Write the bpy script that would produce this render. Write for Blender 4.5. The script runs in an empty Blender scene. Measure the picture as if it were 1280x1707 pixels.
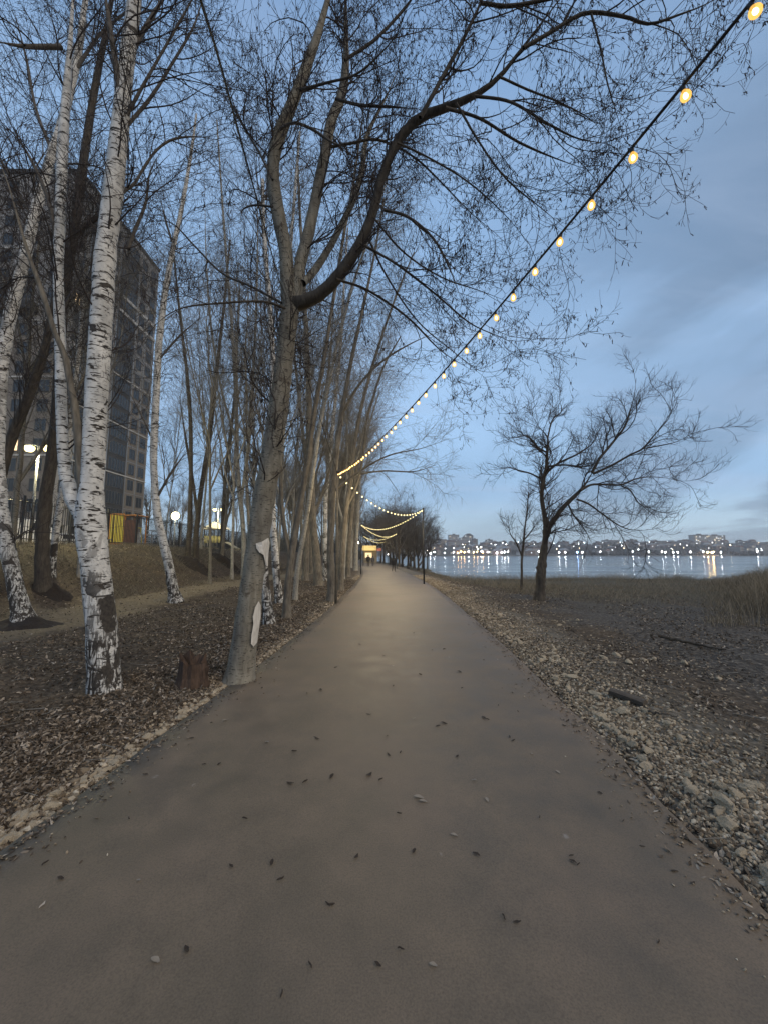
import bpy, bmesh, math, random
import numpy as np
from mathutils import Vector
C = bpy.context.scene
COL = C.collection
rng = np.random.default_rng(7)
random.seed(7)

# ------------------------------------------------------------------ camera
F = 650.0; CX, CY = 640.0, 853.5; HZ = 924.0
CAMZ = 1.6
PITCH = math.atan((HZ - CY) / F)
cd = bpy.data.cameras.new('camera'); cam = bpy.data.objects.new('camera', cd); COL.objects.link(cam)
cam.location = (0, 0, CAMZ); cam.rotation_euler = (math.pi/2 + PITCH, 0, 0)
cd.sensor_fit = 'VERTICAL'; cd.sensor_height = 24.0; cd.lens = 24.0 * F / 1707.0
cd.clip_start = 0.05; cd.clip_end = 9000
C.camera = cam

# ------------------------------------------------------------------ world, sun, exposure
C.view_settings.view_transform = 'Standard'; C.view_settings.look = 'None'
C.view_settings.exposure = 0.32; C.view_settings.gamma = 1.0
C.render.engine = 'CYCLES'
C.cycles.max_bounces = 6; C.cycles.diffuse_bounces = 3; C.cycles.transparent_max_bounces = 16
C.cycles.use_light_tree = True; C.cycles.sample_clamp_indirect = 4.0
try: C.cycles.use_denoising = True
except Exception: pass
SUN_EL, SUN_AZ = math.radians(36), math.radians(48)
w = bpy.data.worlds.new("World"); C.world = w; w.use_nodes = True
nt = w.node_tree; nt.nodes.clear()
def N(t, **k):
    n = nt.nodes.new(t)
    for a, b in k.items(): setattr(n, a, b)
    return n
def L(a, b): nt.links.new(a, b)
def M(op, a, b=None, clamp=False):
    n = N('ShaderNodeMath', operation=op); n.use_clamp = clamp
    for i, v in enumerate((a, b)):
        if v is None: continue
        if isinstance(v, (int, float)): n.inputs[i].default_value = v
        else: L(v, n.inputs[i])
    return n.outputs[0]
out = N('ShaderNodeOutputWorld'); bg = N('ShaderNodeBackground'); L(bg.outputs[0], out.inputs[0])
tc = N('ShaderNodeTexCoord'); sep = N('ShaderNodeSeparateXYZ'); L(tc.outputs['Generated'], sep.inputs[0])
X, Y, Z = sep.outputs
zc = M('MAXIMUM', Z, 0.0)
def ramp(fac, stops, interp='EASE'):
    n = N('ShaderNodeValToRGB'); n.color_ramp.interpolation = interp
    e = n.color_ramp.elements
    while len(e) < len(stops): e.new(0.5)
    for i, (p, c) in enumerate(stops):
        e[i].position = p; e[i].color = (*c, 1) if len(c) == 3 else c
    L(fac, n.inputs[0]); return n.outputs[0]
def mixc(f, a, b, mode='MIX'):
    n = N('ShaderNodeMix', data_type='RGBA', blend_type=mode)
    if isinstance(f, (int, float)): n.inputs[0].default_value = f
    else: L(f, n.inputs[0])
    for i, v in ((6, a), (7, b)):
        if isinstance(v, tuple): n.inputs[i].default_value = (*v, 1)
        else: L(v, n.inputs[i])
    return n.outputs[2]
grad = ramp(zc, [(0.0, (.60, .76, .83)), (.05, (.46, .63, .77)), (.16, (.31, .49, .72)), (.38, (.36, .56, .84)), (.62, (.27, .44, .70)), (1.0, (.15, .27, .49))])
den = M('ADD', zc, 0.16)
px_ = M('DIVIDE', X, den); py_ = M('DIVIDE', Y, den)
def cloud(sx, sy, scale, detail, seed, dist=0.6, rough=.55):
    c = N('ShaderNodeCombineXYZ'); L(M('MULTIPLY', px_, sx), c.inputs[0]); L(M('MULTIPLY', py_, sy), c.inputs[1]); c.inputs[2].default_value = seed
    n = N('ShaderNodeTexNoise'); n.inputs['Scale'].default_value = scale; n.inputs['Detail'].default_value = detail
    n.inputs['Roughness'].default_value = rough; n.inputs['Distortion'].default_value = dist
    L(c.outputs[0], n.inputs['Vector']); return n.outputs[0]
c1 = cloud(.9, .55, .75, 5, 3.1)
m1 = ramp(c1, [(.36, (0, 0, 0)), (.45, (.6, .6, .6)), (.55, (1, 1, 1))])
# heavier deck toward the open lake side (east)
east = M('MULTIPLY_ADD', X, 1.5); nt.nodes[-1].inputs[2].default_value = -.12
east = M('MINIMUM', M('MAXIMUM', east, 0.10), 1.0)
dk = M('MULTIPLY', M('MULTIPLY', m1, 1.0), M('ADD', M('MULTIPLY', east, .9), .06), True)
col = mixc(dk, grad, (.135, .20, .30))
c2 = cloud(.5, 1.6, 1.2, 6, 8.4, .9, .6)
m2 = ramp(c2, [(.45, (0, 0, 0)), (.75, (1, 1, 1))])
col = mixc(M('MULTIPLY', m2, .30), col, (.42, .52, .70))
nish = N('ShaderNodeTexSky', sky_type='NISHITA'); nish.sun_disc = False
nish.sun_elevation = SUN_EL; nish.sun_rotation = math.pi - SUN_AZ
ns = N('ShaderNodeVectorMath', operation='SCALE'); L(nish.outputs[0], ns.inputs[0]); ns.inputs['Scale'].default_value = .05
col = mixc(.08, col, ns.outputs[0])
L(col, bg.inputs[0]); bg.inputs[1].default_value = 1.0

sl = bpy.data.lights.new('sun', 'SUN'); sun = bpy.data.objects.new('sun', sl); COL.objects.link(sun)
sl.energy = 1.65; sl.angle = math.radians(60); sl.color = (1.0, .80, .56)
sd = Vector((math.sin(SUN_AZ)*math.cos(SUN_EL), -math.cos(SUN_AZ)*math.cos(SUN_EL), math.sin(SUN_EL)))
sun.rotation_euler = sd.to_track_quat('Z', 'Y').to_euler()

# ------------------------------------------------------------------ pixel -> place
def Pt(px, py, D):
    xr = (px-CX)/F; yu = (CY-py)/F
    dy = math.cos(PITCH) - yu*math.sin(PITCH); dz = math.sin(PITCH) + yu*math.cos(PITCH)
    s = D/dy
    return np.array([xr*s, D, CAMZ + dz*s]), s/F       # point, metres per pixel there

# ------------------------------------------------------------------ noise
_tab = np.random.default_rng(99).random((256, 256))
def vn(x, y, seed=0):
    x = np.asarray(x, float) + seed*17.3; y = np.asarray(y, float) + seed*5.7
    xi = np.floor(x).astype(int); yi = np.floor(y).astype(int); fx = x-xi; fy = y-yi
    fx = fx*fx*(3-2*fx); fy = fy*fy*(3-2*fy)
    g = lambda a, b: _tab[a & 255, b & 255]
    return (g(xi, yi)*(1-fx)+g(xi+1, yi)*fx)*(1-fy) + (g(xi, yi+1)*(1-fx)+g(xi+1, yi+1)*fx)*fy - .5
def fbm(x, y, o=4, seed=0):
    s = 0; a = 1
    for i in range(o): s = s + a*vn(x*2**i, y*2**i, seed+i); a *= .5
    return s
def ss(a, b, x):
    t = np.clip((x-a)/(b-a), 0, 1); return t*t*(3-2*t)

# ------------------------------------------------------------------ terrain function
LD = [-30, 0, 2.1, 4.6, 5.7, 9, 12.8, 20, 30, 40, 60, 90, 130, 200]
LX = [-2.8, -2.22, -2.09, -1.91, -1.82, -1.68, -1.6, -1.6, -1.85, -2.25, -3.6, -7.5, -15, -34]
RD = [-30, 0, 1.7, 3.4, 6, 9, 17, 25, 40, 60, 90, 130, 200]
RX = [1.3, 1.52, 1.69, 1.88, 2.05, 2.2, 2.45, 2.5, 2.35, 1.3, -2.2, -9.5, -28]
def pl(y): return np.interp(y, LD, LX)
def pr(y): return np.interp(y, RD, RX)
def pz(y): return -.32*ss(14, 48, y)
WATER = -1.25
def H(x, y, fine=True):
    x = np.asarray(x, float); y = np.asarray(y, float)
    l = pl(y); r = pr(y)
    dl = np.maximum(l-x, 0); dr = np.maximum(x-r, 0)
    z = pz(y) - .03
    n = fbm(x*.35, y*.35, 4, 1)
    # left
    z = z + ss(0, .5, dl)*.075*(1 - ss(.6, 1.6, dl)*.6) + ss(1, 3, dl)*.16*n
    bank = ss(9.6+.9*fbm(y*.2, x*.1, 2, 4), 14.3, -x)
    z = z + bank*(2.0 - pz(y)) + bank*(1-bank)*.9*fbm(x*.5, y*.5, 3, 7)
    z = z - .5*ss(40, 200, -x)
    # right
    z = z + ss(0, .5, dr)*.05 - .16*ss(.8, 2.6, dr) - .12*ss(3, 9, dr) - .62*ss(14, 46, y)*ss(1, 5, dr) - .25*ss(12, 30, dr)*ss(20, 8, y)
    z = z + ss(1, 3, dr)*.17*n
    # low heap of soil by the first tree on the right
    z = z + .22*np.exp(-(((x-4.2)/1.3)**2+((y-16.5)/2.2)**2)) + .12*np.exp(-(((x-6.3)/.9)**2+((y-14.6)/.9)**2))
    # lake
    xs = 8.5 + 2.2*fbm(y*.1, y*0+3, 2, 9) - 14*ss(90, 200, y)
    g = np.maximum((47.5 + 3*fbm(x*.12, x*0+1, 3, 12) - y)/4.0, (xs-x)/3.0)
    z = np.where(dr > 0, z*ss(-1, .6, g) + (-3.2)*(1-ss(-1, .6, g)), z)
    if fine:
        k = ss(0.05, .5, dl+dr)
        z = z + k*(.035*fbm(x*2.1, y*2.1, 3, 20) + .02*fbm(x*9, y*9, 2, 30))
    return z
def ground(px, py):
    xr = (px-CX)/F; yu = (CY-py)/F
    dy = math.cos(PITCH) - yu*math.sin(PITCH); dz = math.sin(PITCH) + yu*math.cos(PITCH)
    D = np.concatenate([np.arange(1, 20, .02), np.arange(20, 140, .1)])
    s = D/dy; z = CAMZ+dz*s; h = H(xr*s, D)
    i = np.argmax(z < h) if (z < h).any() else len(D)-1
    return np.array([xr*s[i], D[i], h[i]]), D[i]

# ------------------------------------------------------------------ mesh and object helpers
MATS = {}
def link(o, parent=None):
    COL.objects.link(o)
    if parent is not None: o.parent = parent
    return o
def tag(o, label=None, cat=None, group=None, kind=None):
    if label: o['label'] = label
    if cat: o['category'] = cat
    if group: o['group'] = group
    if kind: o['kind'] = kind
    return o
def empty(name, loc, rz=0):
    o = bpy.data.objects.new(name, None); o.location = loc; o.rotation_euler = (0, 0, rz); o.empty_display_size = .2
    return link(o)
def np_mesh(name, V, Fc, mat, smooth=True, attr=None):
    """V: n x 3, Fc: list of m x k arrays"""
    me = bpy.data.meshes.new(name)
    V = np.asarray(V, np.float32)
    me.vertices.add(len(V)); me.vertices.foreach_set('co', V.ravel())
    Fc = [np.asarray(f, np.int32) for f in Fc if len(f)]
    nl = sum(f.size for f in Fc); nf = sum(len(f) for f in Fc)
    me.loops.add(nl); me.polygons.add(nf)
    me.loops.foreach_set('vertex_index', np.concatenate([f.ravel() for f in Fc]))
    tot = np.concatenate([np.full(len(f), f.shape[1], np.int32) for f in Fc])
    st = np.concatenate([[0], np.cumsum(tot)[:-1]]).astype(np.int32)
    me.polygons.foreach_set('loop_start', st)
    try: me.polygons.foreach_set('loop_total', tot)
    except Exception: pass
    me.polygons.foreach_set('use_smooth', np.full(nf, smooth, bool))
    if attr is not None:
        a = me.attributes.new('mask', 'FLOAT_COLOR', 'POINT'); a.data.foreach_set('color', np.asarray(attr, np.float32).ravel())
    me.update(calc_edges=True); me.validate()
    if mat is not None: me.materials.append(mat)
    return me
def part(name, me, parent=None, **t):
    o = bpy.data.objects.new(name, me); link(o, parent); tag(o, **t); return o
class MB:
    """collects simple shapes for one mesh object"""
    def __init__(s): s.V = []; s.F = []; s.n = 0
    def add(s, V, Fs):
        V = np.asarray(V, float)
        for f in Fs: s.F.append(np.asarray(f, int)+s.n)
        s.V.append(V); s.n += len(V); return s
    def box(s, x0, x1, y0, y1, z0, z1):
        V = [(x, y, z) for z in (z0, z1) for y in (y0, y1) for x in (x0, x1)]
        return s.add(V, [[(0, 2, 3, 1), (4, 5, 7, 6), (0, 1, 5, 4), (2, 6, 7, 3), (0, 4, 6, 2), (1, 3, 7, 5)]])
    def tube(s, pts, rad, S=8, cap=True):
        pts = np.asarray(pts, float); rad = np.broadcast_to(np.asarray(rad, float), (len(pts),))
        V, Fq = tubes(pts[None], rad[None], S)
        s.add(V, [Fq])
        if cap:
            k = len(pts); a = np.arange(S)
            for idx, rev in ((0, True), (k-1, False)):
                base = s.n - len(V) + idx*S
                f = base + (a[::-1] if rev else a)
                s.F.append(np.asarray([f]))
        return s
    def lathe(s, prof, S=16, c=(0, 0, 0)):
        prof = np.asarray(prof, float); a = np.arange(S)*2*math.pi/S
        V = np.stack([np.outer(prof[:, 0], np.cos(a))+c[0], np.outer(prof[:, 0], np.sin(a))+c[1], np.repeat(prof[:, 1:2], S, 1)+c[2]], -1).reshape(-1, 3)
        q = []
        for i in range(len(prof)-1):
            for j in range(S): q.append((i*S+j, i*S+(j+1) % S, (i+1)*S+(j+1) % S, (i+1)*S+j))
        return s.add(V, [q])
    def prism(s, poly, y0, y1, axis='y'):
        n = len(poly); V = []
        for t in (y0, y1):
            for a, b in poly: V.append((a, t, b) if axis == 'y' else ((t, a, b) if axis == 'x' else (a, b, t)))
        side = [(i, (i+1) % n, n+(i+1) % n, n+i) for i in range(n)]
        return s.add(V, [side, [tuple(range(n))[::-1]], [tuple(range(n, 2*n))]])
    def build(s, name, mat, parent=None, smooth=False, **t):
        by = {}
        for f in s.F: by.setdefault(f.shape[1], []).append(f)
        me = np_mesh(name, np.concatenate(s.V), [np.concatenate(v) for v in by.values()], mat, smooth)
        return part(name, me, parent, **t)
def tubes(P, R, S):
    """P[M,K,3], R[M,K] -> verts, quads"""
    Mn, K, _ = P.shape
    T = np.gradient(P, axis=1); T /= np.linalg.norm(T, axis=2, keepdims=True)+1e-9
    mt = np.abs(T.mean(1)); ref = np.eye(3)[np.argmin(mt, 1)][:, None, :]
    Nn = np.cross(T, np.broadcast_to(ref, T.shape)); Nn /= np.linalg.norm(Nn, axis=2, keepdims=True)+1e-9
    B = np.cross(T, Nn)
    a = np.arange(S)*2*math.pi/S
    V = P[:, :, None, :] + R[:, :, None, None]*(np.cos(a)[None, None, :, None]*Nn[:, :, None, :] + np.sin(a)[None, None, :, None]*B[:, :, None, :])
    m = np.arange(Mn)[:, None, None]*K*S; k = np.arange(K-1)[None, :, None]*S; j = np.arange(S)[None, None, :]
    a0 = m+k+j; a1 = m+k+(j+1) % S
    Fq = np.stack([a0, a1, a1+S, a0+S], -1).reshape(-1, 4)
    return V.reshape(-1, 3), Fq
def copy_tree(o, parent=None):
    c = o.copy(); COL.objects.link(c)
    if parent is not None: c.parent = parent
    for ch in list(o.children): copy_tree(ch, c)
    return c

# ------------------------------------------------------------------ materials
def mk(name):
    m = bpy.data.materials.new(name); m.use_nodes = True; t = m.node_tree; t.nodes.clear()
    o = t.nodes.new('ShaderNodeOutputMaterial'); return m, t, o
class G:
    def __init__(s, t): s.t = t
    def n(s, ty, **k):
        x = s.t.nodes.new(ty)
        for a, b in k.items(): setattr(x, a, b)
        return x
    def l(s, a, b): s.t.links.new(a, b)
    def setin(s, node, key, v):
        if isinstance(v, (int, float)): node.inputs[key].default_value = v
        elif isinstance(v, tuple): node.inputs[key].default_value = v if len(v) != 3 or node.inputs[key].type != 'RGBA' else (*v, 1)
        else: s.l(v, node.inputs[key])
    def noise(s, scale, detail=4, rough=.6, vec=None, st=(1, 1, 1), dist=0, off=(0, 0, 0)):
        if vec is None: vec = s.co()
        mp = s.n('ShaderNodeMapping'); mp.inputs['Scale'].default_value = st; mp.inputs['Location'].default_value = off; s.l(vec, mp.inputs[0])
        x = s.n('ShaderNodeTexNoise'); x.inputs['Scale'].default_value = scale; x.inputs['Detail'].default_value = detail
        x.inputs['Roughness'].default_value = rough; x.inputs['Distortion'].default_value = dist
        s.l(mp.outputs[0], x.inputs['Vector']); return x.outputs[0]
    def vor(s, scale, st=(1, 1, 1), vec=None, feat='F1', out='Distance', rnd=1.0):
        if vec is None: vec = s.co()
        mp = s.n('ShaderNodeMapping'); mp.inputs['Scale'].default_value = st; s.l(vec, mp.inputs[0])
        x = s.n('ShaderNodeTexVoronoi', feature=feat); x.inputs['Scale'].default_value = scale; x.inputs['Randomness'].default_value = rnd
        s.l(mp.outputs[0], x.inputs['Vector']); return x.outputs[out]
    def co(s, k='Object'):
        x = s.n('ShaderNodeTexCoord'); return x.outputs[k]
    def ramp(s, f, stops, interp='LINEAR'):
        x = s.n('ShaderNodeValToRGB'); x.color_ramp.interpolation = interp; e = x.color_ramp.elements
        while len(e) < len(stops): e.new(.5)
        for i, (p, c) in enumerate(stops):
            if isinstance(c, (int, float)): c = (c, c, c)
            e[i].position = p; e[i].color = (*c, 1)
        s.l(f, x.inputs[0]); return x.outputs[0]
    def mix(s, f, a, b, mode='MIX'):
        x = s.n('ShaderNodeMix', data_type='RGBA', blend_type=mode)
        s.setin(x, 0, f); s.setin(x, 6, a); s.setin(x, 7, b); return x.outputs[2]
    def math(s, op, a, b=0., clamp=False):
        x = s.n('ShaderNodeMath', operation=op); x.use_clamp = clamp
        s.setin(x, 0, a); s.setin(x, 1, b); return x.outputs[0]
    def bump(s, h, strength=.5, dist=.02, prev=None):
        x = s.n('ShaderNodeBump'); x.inputs['Strength'].default_value = strength; x.inputs['Distance'].default_value = dist
        s.l(h, x.inputs['Height'])
        if prev is not None: s.l(prev, x.inputs['Normal'])
        return x.outputs[0]
    def pbr(s, o, col, rough=.8, nrm=None, metal=0., spec=.4, **k):
        p = s.n('ShaderNodeBsdfPrincipled'); s.setin(p, 'Base Color', col); s.setin(p, 'Roughness', rough)
        p.inputs['Metallic'].default_value = metal; p.inputs['Specular IOR Level'].default_value = spec
        if nrm is not None: s.l(nrm, p.inputs['Normal'])
        for a, b in k.items(): s.setin(p, a.replace('_', ' '), b)
        s.l(p.outputs[0], o.inputs[0]); return p
def simple(name, c1, c2=None, scale=8, rough=.8, bump=.3, metal=0, spec=.4, st=(1, 1, 1), dist=.01):
    if name in MATS: return MATS[name]
    m, t, o = mk(name); g = G(t)
    c2 = c2 or tuple(v*.7 for v in c1)
    n = g.noise(scale, 5, .6, st=st)
    g.pbr(o, g.ramp(n, [(.3, c2), (.7, c1)]), rough, g.bump(n, bump, dist) if bump else None, metal, spec)
    MATS[name] = m; return m
def emit(name, col, s):
    if name in MATS: return MATS[name]
    m, t, o = mk(name); g = G(t); e = g.n('ShaderNodeEmission'); e.inputs[0].default_value = (*col, 1); e.inputs[1].default_value = s
    g.l(e.outputs[0], o.inputs[0]); MATS[name] = m; return m

# path surface
m, t, o = mk('path_surface'); g = G(t)
big = g.noise(.55, 3, .5); mid = g.noise(3.2, 4, .6); fin = g.noise(120, 3, .7); vor = g.noise(18, 4, .7)
c = g.ramp(big, [(.32, (.124, .102, .075)), (.5, (.144, .116, .085)), (.68, (.158, .124, .093))])
c = g.mix(.7, c, g.ramp(mid, [(.3, (.60, .62, .63)), (.7, (1.12, 1.08, 1.05))]), 'MULTIPLY')
c = g.mix(.42, c, g.ramp(fin, [(.32, (.45, .45, .45)), (.5, (1., 1., 1.)), (.68, (1.45, 1.42, 1.36))]), 'MULTIPLY')
spot = g.ramp(g.vor(2.6, out='Distance'), [(.03, 1.0), (.07, 0.0)])
spot = g.math('MULTIPLY', spot, g.ramp(vor, [(.45, 0.), (.6, .55)]))
c = g.mix(spot, c, (.32, .30, .27))
b = g.bump(fin, .35, .003, g.bump(mid, .25, .01))
g.pbr(o, c, g.ramp(mid, [(.3, .55), (.7, .7)]), b, spec=.3); PATH = m

# ground: mask R trail, G wet mud, B stony grit, A grass
m, t, o = mk('soil'); g = G(t)
at = g.n('ShaderNodeAttribute', attribute_name='mask'); sp = g.n('ShaderNodeSeparateColor'); g.l(at.outputs['Color'], sp.inputs[0])
n1 = g.noise(1.4, 5, .6); n2 = g.noise(14, 5, .65); n3 = g.noise(60, 3, .7)
c = g.ramp(n2, [(.3, (.026, .020, .014)), (.5, (.072, .056, .040)), (.66, (.14, .112, .083)), (.78, (.24, .20, .155))])
c = g.mix(.7, c, g.ramp(n1, [(.3, (.55, .55, .55)), (.7, (1.25, 1.2, 1.1))]), 'MULTIPLY')
c = g.mix(sp.outputs[0], c, g.ramp(n2, [(.3, (.12, .095, .06)), (.7, (.25, .205, .135))]))
c = g.mix(sp.outputs[1], c, g.ramp(n2, [(.3, (.020, .018, .015)), (.50, (.060, .052, .043)), (.63, (.15, .133, .11)), (.8, (.2, .19, .17))]))
c = g.mix(sp.outputs[2], c, g.ramp(n2, [(.3, (.05, .044, .036)), (.55, (.14, .125, .10)), (.75, (.30, .28, .24))]))
c = g.mix(at.outputs['Alpha'], c, g.ramp(n2, [(.3, (.040, .038, .024)), (.7, (.12, .105, .07))]))
b = g.bump(n3, .7, .01, g.bump(n2, .9, .05))
g.pbr(o, c, g.mix(sp.outputs[1], (.9, .9, .9), (.78, .78, .78)), b, spec=.2); SOIL = m

# water
m, t, o = mk('lake_water'); g = G(t)
wv = g.noise(1.0, 4, .55, st=(.6, 1.4, 1)); wv2 = g.noise(.06, 3, .5, st=(.4, 2.2, 1))
g.pbr(o, (.035, .045, .05), g.ramp(wv2, [(.4, .13), (.6, .19)]), None, spec=.42); WATERM = m

def bark_birch(name, foot=1.2, dark=0.0):
    m, t, o = mk(name); g = G(t)
    co = g.co(); s = g.n('ShaderNodeSeparateXYZ'); g.l(co, s.inputs[0])
    z = s.outputs[2]
    wob = g.noise(3.0, 3, .6)
    dash = g.noise(6.5, 3, .55, st=(1.0, 1.0, 5.0), dist=.7)
    dm = g.ramp(dash, [(.585, 0.), (.61, 1.)])
    small = g.ramp(g.noise(26, 2, .5, st=(1., 1., 4.5)), [(.64, 0.), (.68, .8)])
    ch = g.noise(3.2, 4, .62, st=(1.1, 1.1, 2.3), dist=1.0, off=(3, 1, 7))
    chev = g.ramp(ch, [(.605, 0.), (.63, 1.)])
    # fissured foot
    fis = g.noise(15, 4, .6, st=(1.5, 1.5, .30), dist=1.1, off=(1, 2, 3))
    hh = g.math('ADD', z, g.math('MULTIPLY', wob, .7))
    low = g.ramp(g.math('DIVIDE', hh, foot*2.0), [(.35, 1.), (.75, 0.)])
    fm = g.math('MULTIPLY', g.ramp(fis, [(.47, 0.), (.53, 1.)]), low)
    pat = g.math('MULTIPLY', g.ramp(g.noise(2.6, 4, .6, st=(1, 1, .9), dist=.8, off=(9, 4, 1)), [(.53, 0.), (.57, 1.)]), g.ramp(g.math('DIVIDE', hh, foot*2.6), [(.45, 1.), (.8, dark)]))
    mk_ = g.math('MAXIMUM', g.math('MAXIMUM', dm, small), g.math('MAXIMUM', g.math('MAXIMUM', chev, fm), pat))
    base = g.ramp(g.noise(7, 5, .6, st=(1, 1, .5)), [(.3, (.36, .365, .36)), (.55, (.56, .56, .545)), (.75, (.68, .68, .66))])
    blk = g.ramp(g.noise(30, 4, .6), [(.3, (.015, .014, .013)), (.7, (.06, .052, .045))])
    c = g.mix(mk_, base, blk)
    inv = g.math('SUBTRACT', 1.0, mk_)
    b = g.bump(g.math('ADD', inv, g.math('MULTIPLY', g.noise(40, 4, .6), .3)), .8, .012)
    g.pbr(o, c, .75, b, spec=.3); return m
BIRCH = bark_birch('birch_bark', 1.25, .05)
BIRCH_OLD = bark_birch('birch_bark_old', 2.0, .55)
def bark(name, a, b_, ridge=.6, lent=True, st=(1.6, 1.6, .35)):
    m, t, o = mk(name); g = G(t)
    n1 = g.noise(11, 6, .65, st=st, dist=.5); n2 = g.noise(2.2, 3, .6)
    c = g.ramp(n1, [(.3, b_), (.62, a)])
    c = g.mix(.8, c, g.ramp(n2, [(.3, (.62, .62, .64)), (.7, (1.2, 1.17, 1.1))]), 'MULTIPLY')
    if lent:
        d = g.ramp(g.noise(15, 2, .5, st=(1, 1, 5)), [(.60, 0.), (.64, .8)])
        c = g.mix(d, c, (.03, .028, .025))
        k = g.ramp(g.noise(3.5, 4, .65, st=(1, 1, 1.3), dist=1.), [(.58, 0.), (.66, .75)])
        c = g.mix(k, c, (.07, .055, .04))
    g.pbr(o, c, .85, g.bump(n1, ridge, .015), spec=.25); return m
ASPEN = bark('aspen_bark', (.215, .205, .175), (.115, .105, .085), .35)
PALE = bark('pale_poplar_bark', (.34, .335, .31), (.19, .185, .165), .35)
BROWN = bark('brown_bark', (.18, .165, .14), (.068, .06, .05), .9, False)
DARK = bark('dark_bark', (.075, .066, .056), (.026, .022, .019), .9, False)
TWIG = simple('twig_bark', (.045, .035, .032), (.02, .016, .015), 20, .9, 0)
TWIGG = simple('grey_twig_bark', (.20, .19, .17), (.10, .095, .085), 20, .9, 0)
TWIGM = simple('mid_twig_bark', (.11, .10, .09), (.05, .045, .04), 20, .9, 0)
CATK = simple('catkin_scales', (.05, .035, .032), (.02, .015, .014), 90, .95, .3)
STONE = None
m, t, o = mk('limestone'); g = G(t)
oi = g.n('ShaderNodeObjectInfo'); geo = g.n('ShaderNodeNewGeometry')
n = g.noise(14, 5, .65); n2 = g.noise(70, 3, .6)
c = g.ramp(geo.outputs['Random Per Island'], [(0, (.13, .098, .068)), (.5, (.27, .222, .16)), (.85, (.42, .36, .27)), (1, (.56, .50, .40))])
c = g.mix(.75, c, g.ramp(n, [(.3, (.42, .38, .33)), (.7, (1.15, 1.15, 1.13))]), 'MULTIPLY')
g.pbr(o, c, .9, g.bump(n2, .5, .004, g.bump(n, .6, .02)), spec=.25); STONE = m
m, t, o = mk('leaf_litter'); g = G(t); geo = g.n('ShaderNodeNewGeometry')
c = g.ramp(geo.outputs['Random Per Island'], [(0, (.030, .023, .017)), (.4, (.085, .065, .047)), (.7, (.165, .132, .098)), (.9, (.27, .228, .18)), (1, (.40, .35, .29))])
g.pbr(o, g.mix(.5, c, g.ramp(g.noise(60, 3, .6), [(.3, (.6, .6, .6)), (.7, (1.2, 1.2, 1.2))]), 'MULTIPLY'), .8, spec=.3); LITTER = m
m, t, o = mk('dry_reed'); g = G(t); geo = g.n('ShaderNodeNewGeometry')
g.pbr(o, g.ramp(geo.outputs['Random Per Island'], [(0, (.07, .062, .046)), (.5, (.15, .132, .10)), (1, (.28, .25, .195))]), .85, spec=.2); REED = m
METAL = simple('dark_metal', (.05, .052, .055), (.03, .03, .032), 20, .5, .1, .6)
GREYM = simple('grey_metal', (.30, .31, .31), (.2, .2, .2), 20, .45, .1, .6)
RUBBER = simple('black_rubber', (.012, .012, .013), (.008, .008, .008), 30, .6, .1)
CLOTH = simple('black_cloth', (.018, .018, .02), (.01, .01, .011), 30, .95, .2)
CLOTH2 = simple('grey_cloth', (.10, .10, .11), (.05, .05, .055), 30, .95, .2)
SKIN = simple('skin', (.5, .32, .24), (.42, .26, .2), 20, .6, 0)

# ------------------------------------------------------------------ ground, path, water
def axis(segs):
    a = [segs[0][0]]
    for s0, s1, st0, st1 in segs:
        x = s0
        while x < s1 - 1e-6:
            f = (x-s0)/(s1-s0); x = min(x + st0*(1-f)+st1*f, s1); a.append(x)
    return np.array(a)
ax = axis([(-3000, -200, 500, 120), (-200, -40, 30, 4), (-40, -12, 2, .35), (-12, -4, .3, .09), (-4, 4, .06, .06), (4, 14, .06, .3), (14, 60, .3, 1.5), (60, 120, 5, 20), (120, 3000, 60, 500)])
ay = axis([(-1500, -30, 400, 20), (-30, -2, 4, .3), (-2, 1, .15, .06), (1, 8, .05, .08), (8, 20, .08, .16), (20, 60, .16, .7), (60, 200, 1, 8), (200, 560, 20, 60)])
GX, GY = np.meshgrid(ax, ay, indexing='ij'); GZ = H(GX, GY)
l_, r_ = pl(GY), pr(GY)
inside = (GX > l_+.08) & (GX < r_-.08)
GZ = np.where(inside, pz(GY)-.10, GZ)
dl = np.maximum(l_-GX, 0); dr = np.maximum(GX-r_, 0)
nz = fbm(GX*.8, GY*.8, 4, 50); nz2 = fbm(GX*.25, GY*.25, 3, 60)
trail = ss(6.6, 7.6, -GX+.8*nz)*ss(10.4, 9.2, -GX+.9*nz)*.85
trail = np.maximum(trail, ss(14.5, 17, -GX)*.55)
trail = np.where(dl > 0, trail, 0)
mud = ss(1.6, 3.2, dr + 1.6*nz)*ss(22, 12, GY+6*nz2)*.95
grit = np.maximum(ss(1.9, .9, dr+.5*nz)*ss(0, .05, dr), ss(.55, .2, dl+.3*nz)*ss(0, .03, dl)*.8)
grass = ss(11, 20, GY+6*nz2)*ss(2.5, 5, dr+nz)*.8
grass = np.maximum(grass, ss(9.6, 11.5, dl+2*nz)*ss(15.5, 13, -GX)*.35)
ni, nj = GX.shape
idx = np.arange(ni*nj).reshape(ni, nj)
q = np.stack([idx[:-1, :-1], idx[1:, :-1], idx[1:, 1:], idx[:-1, 1:]], -1).reshape(-1, 4)
me = np_mesh('ground', np.stack([GX, GY, GZ], -1).reshape(-1, 3), [q], SOIL, True, np.stack([trail, mud, grit, grass], -1).reshape(-1, 4))
part('ground', me, kind='structure')

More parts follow.
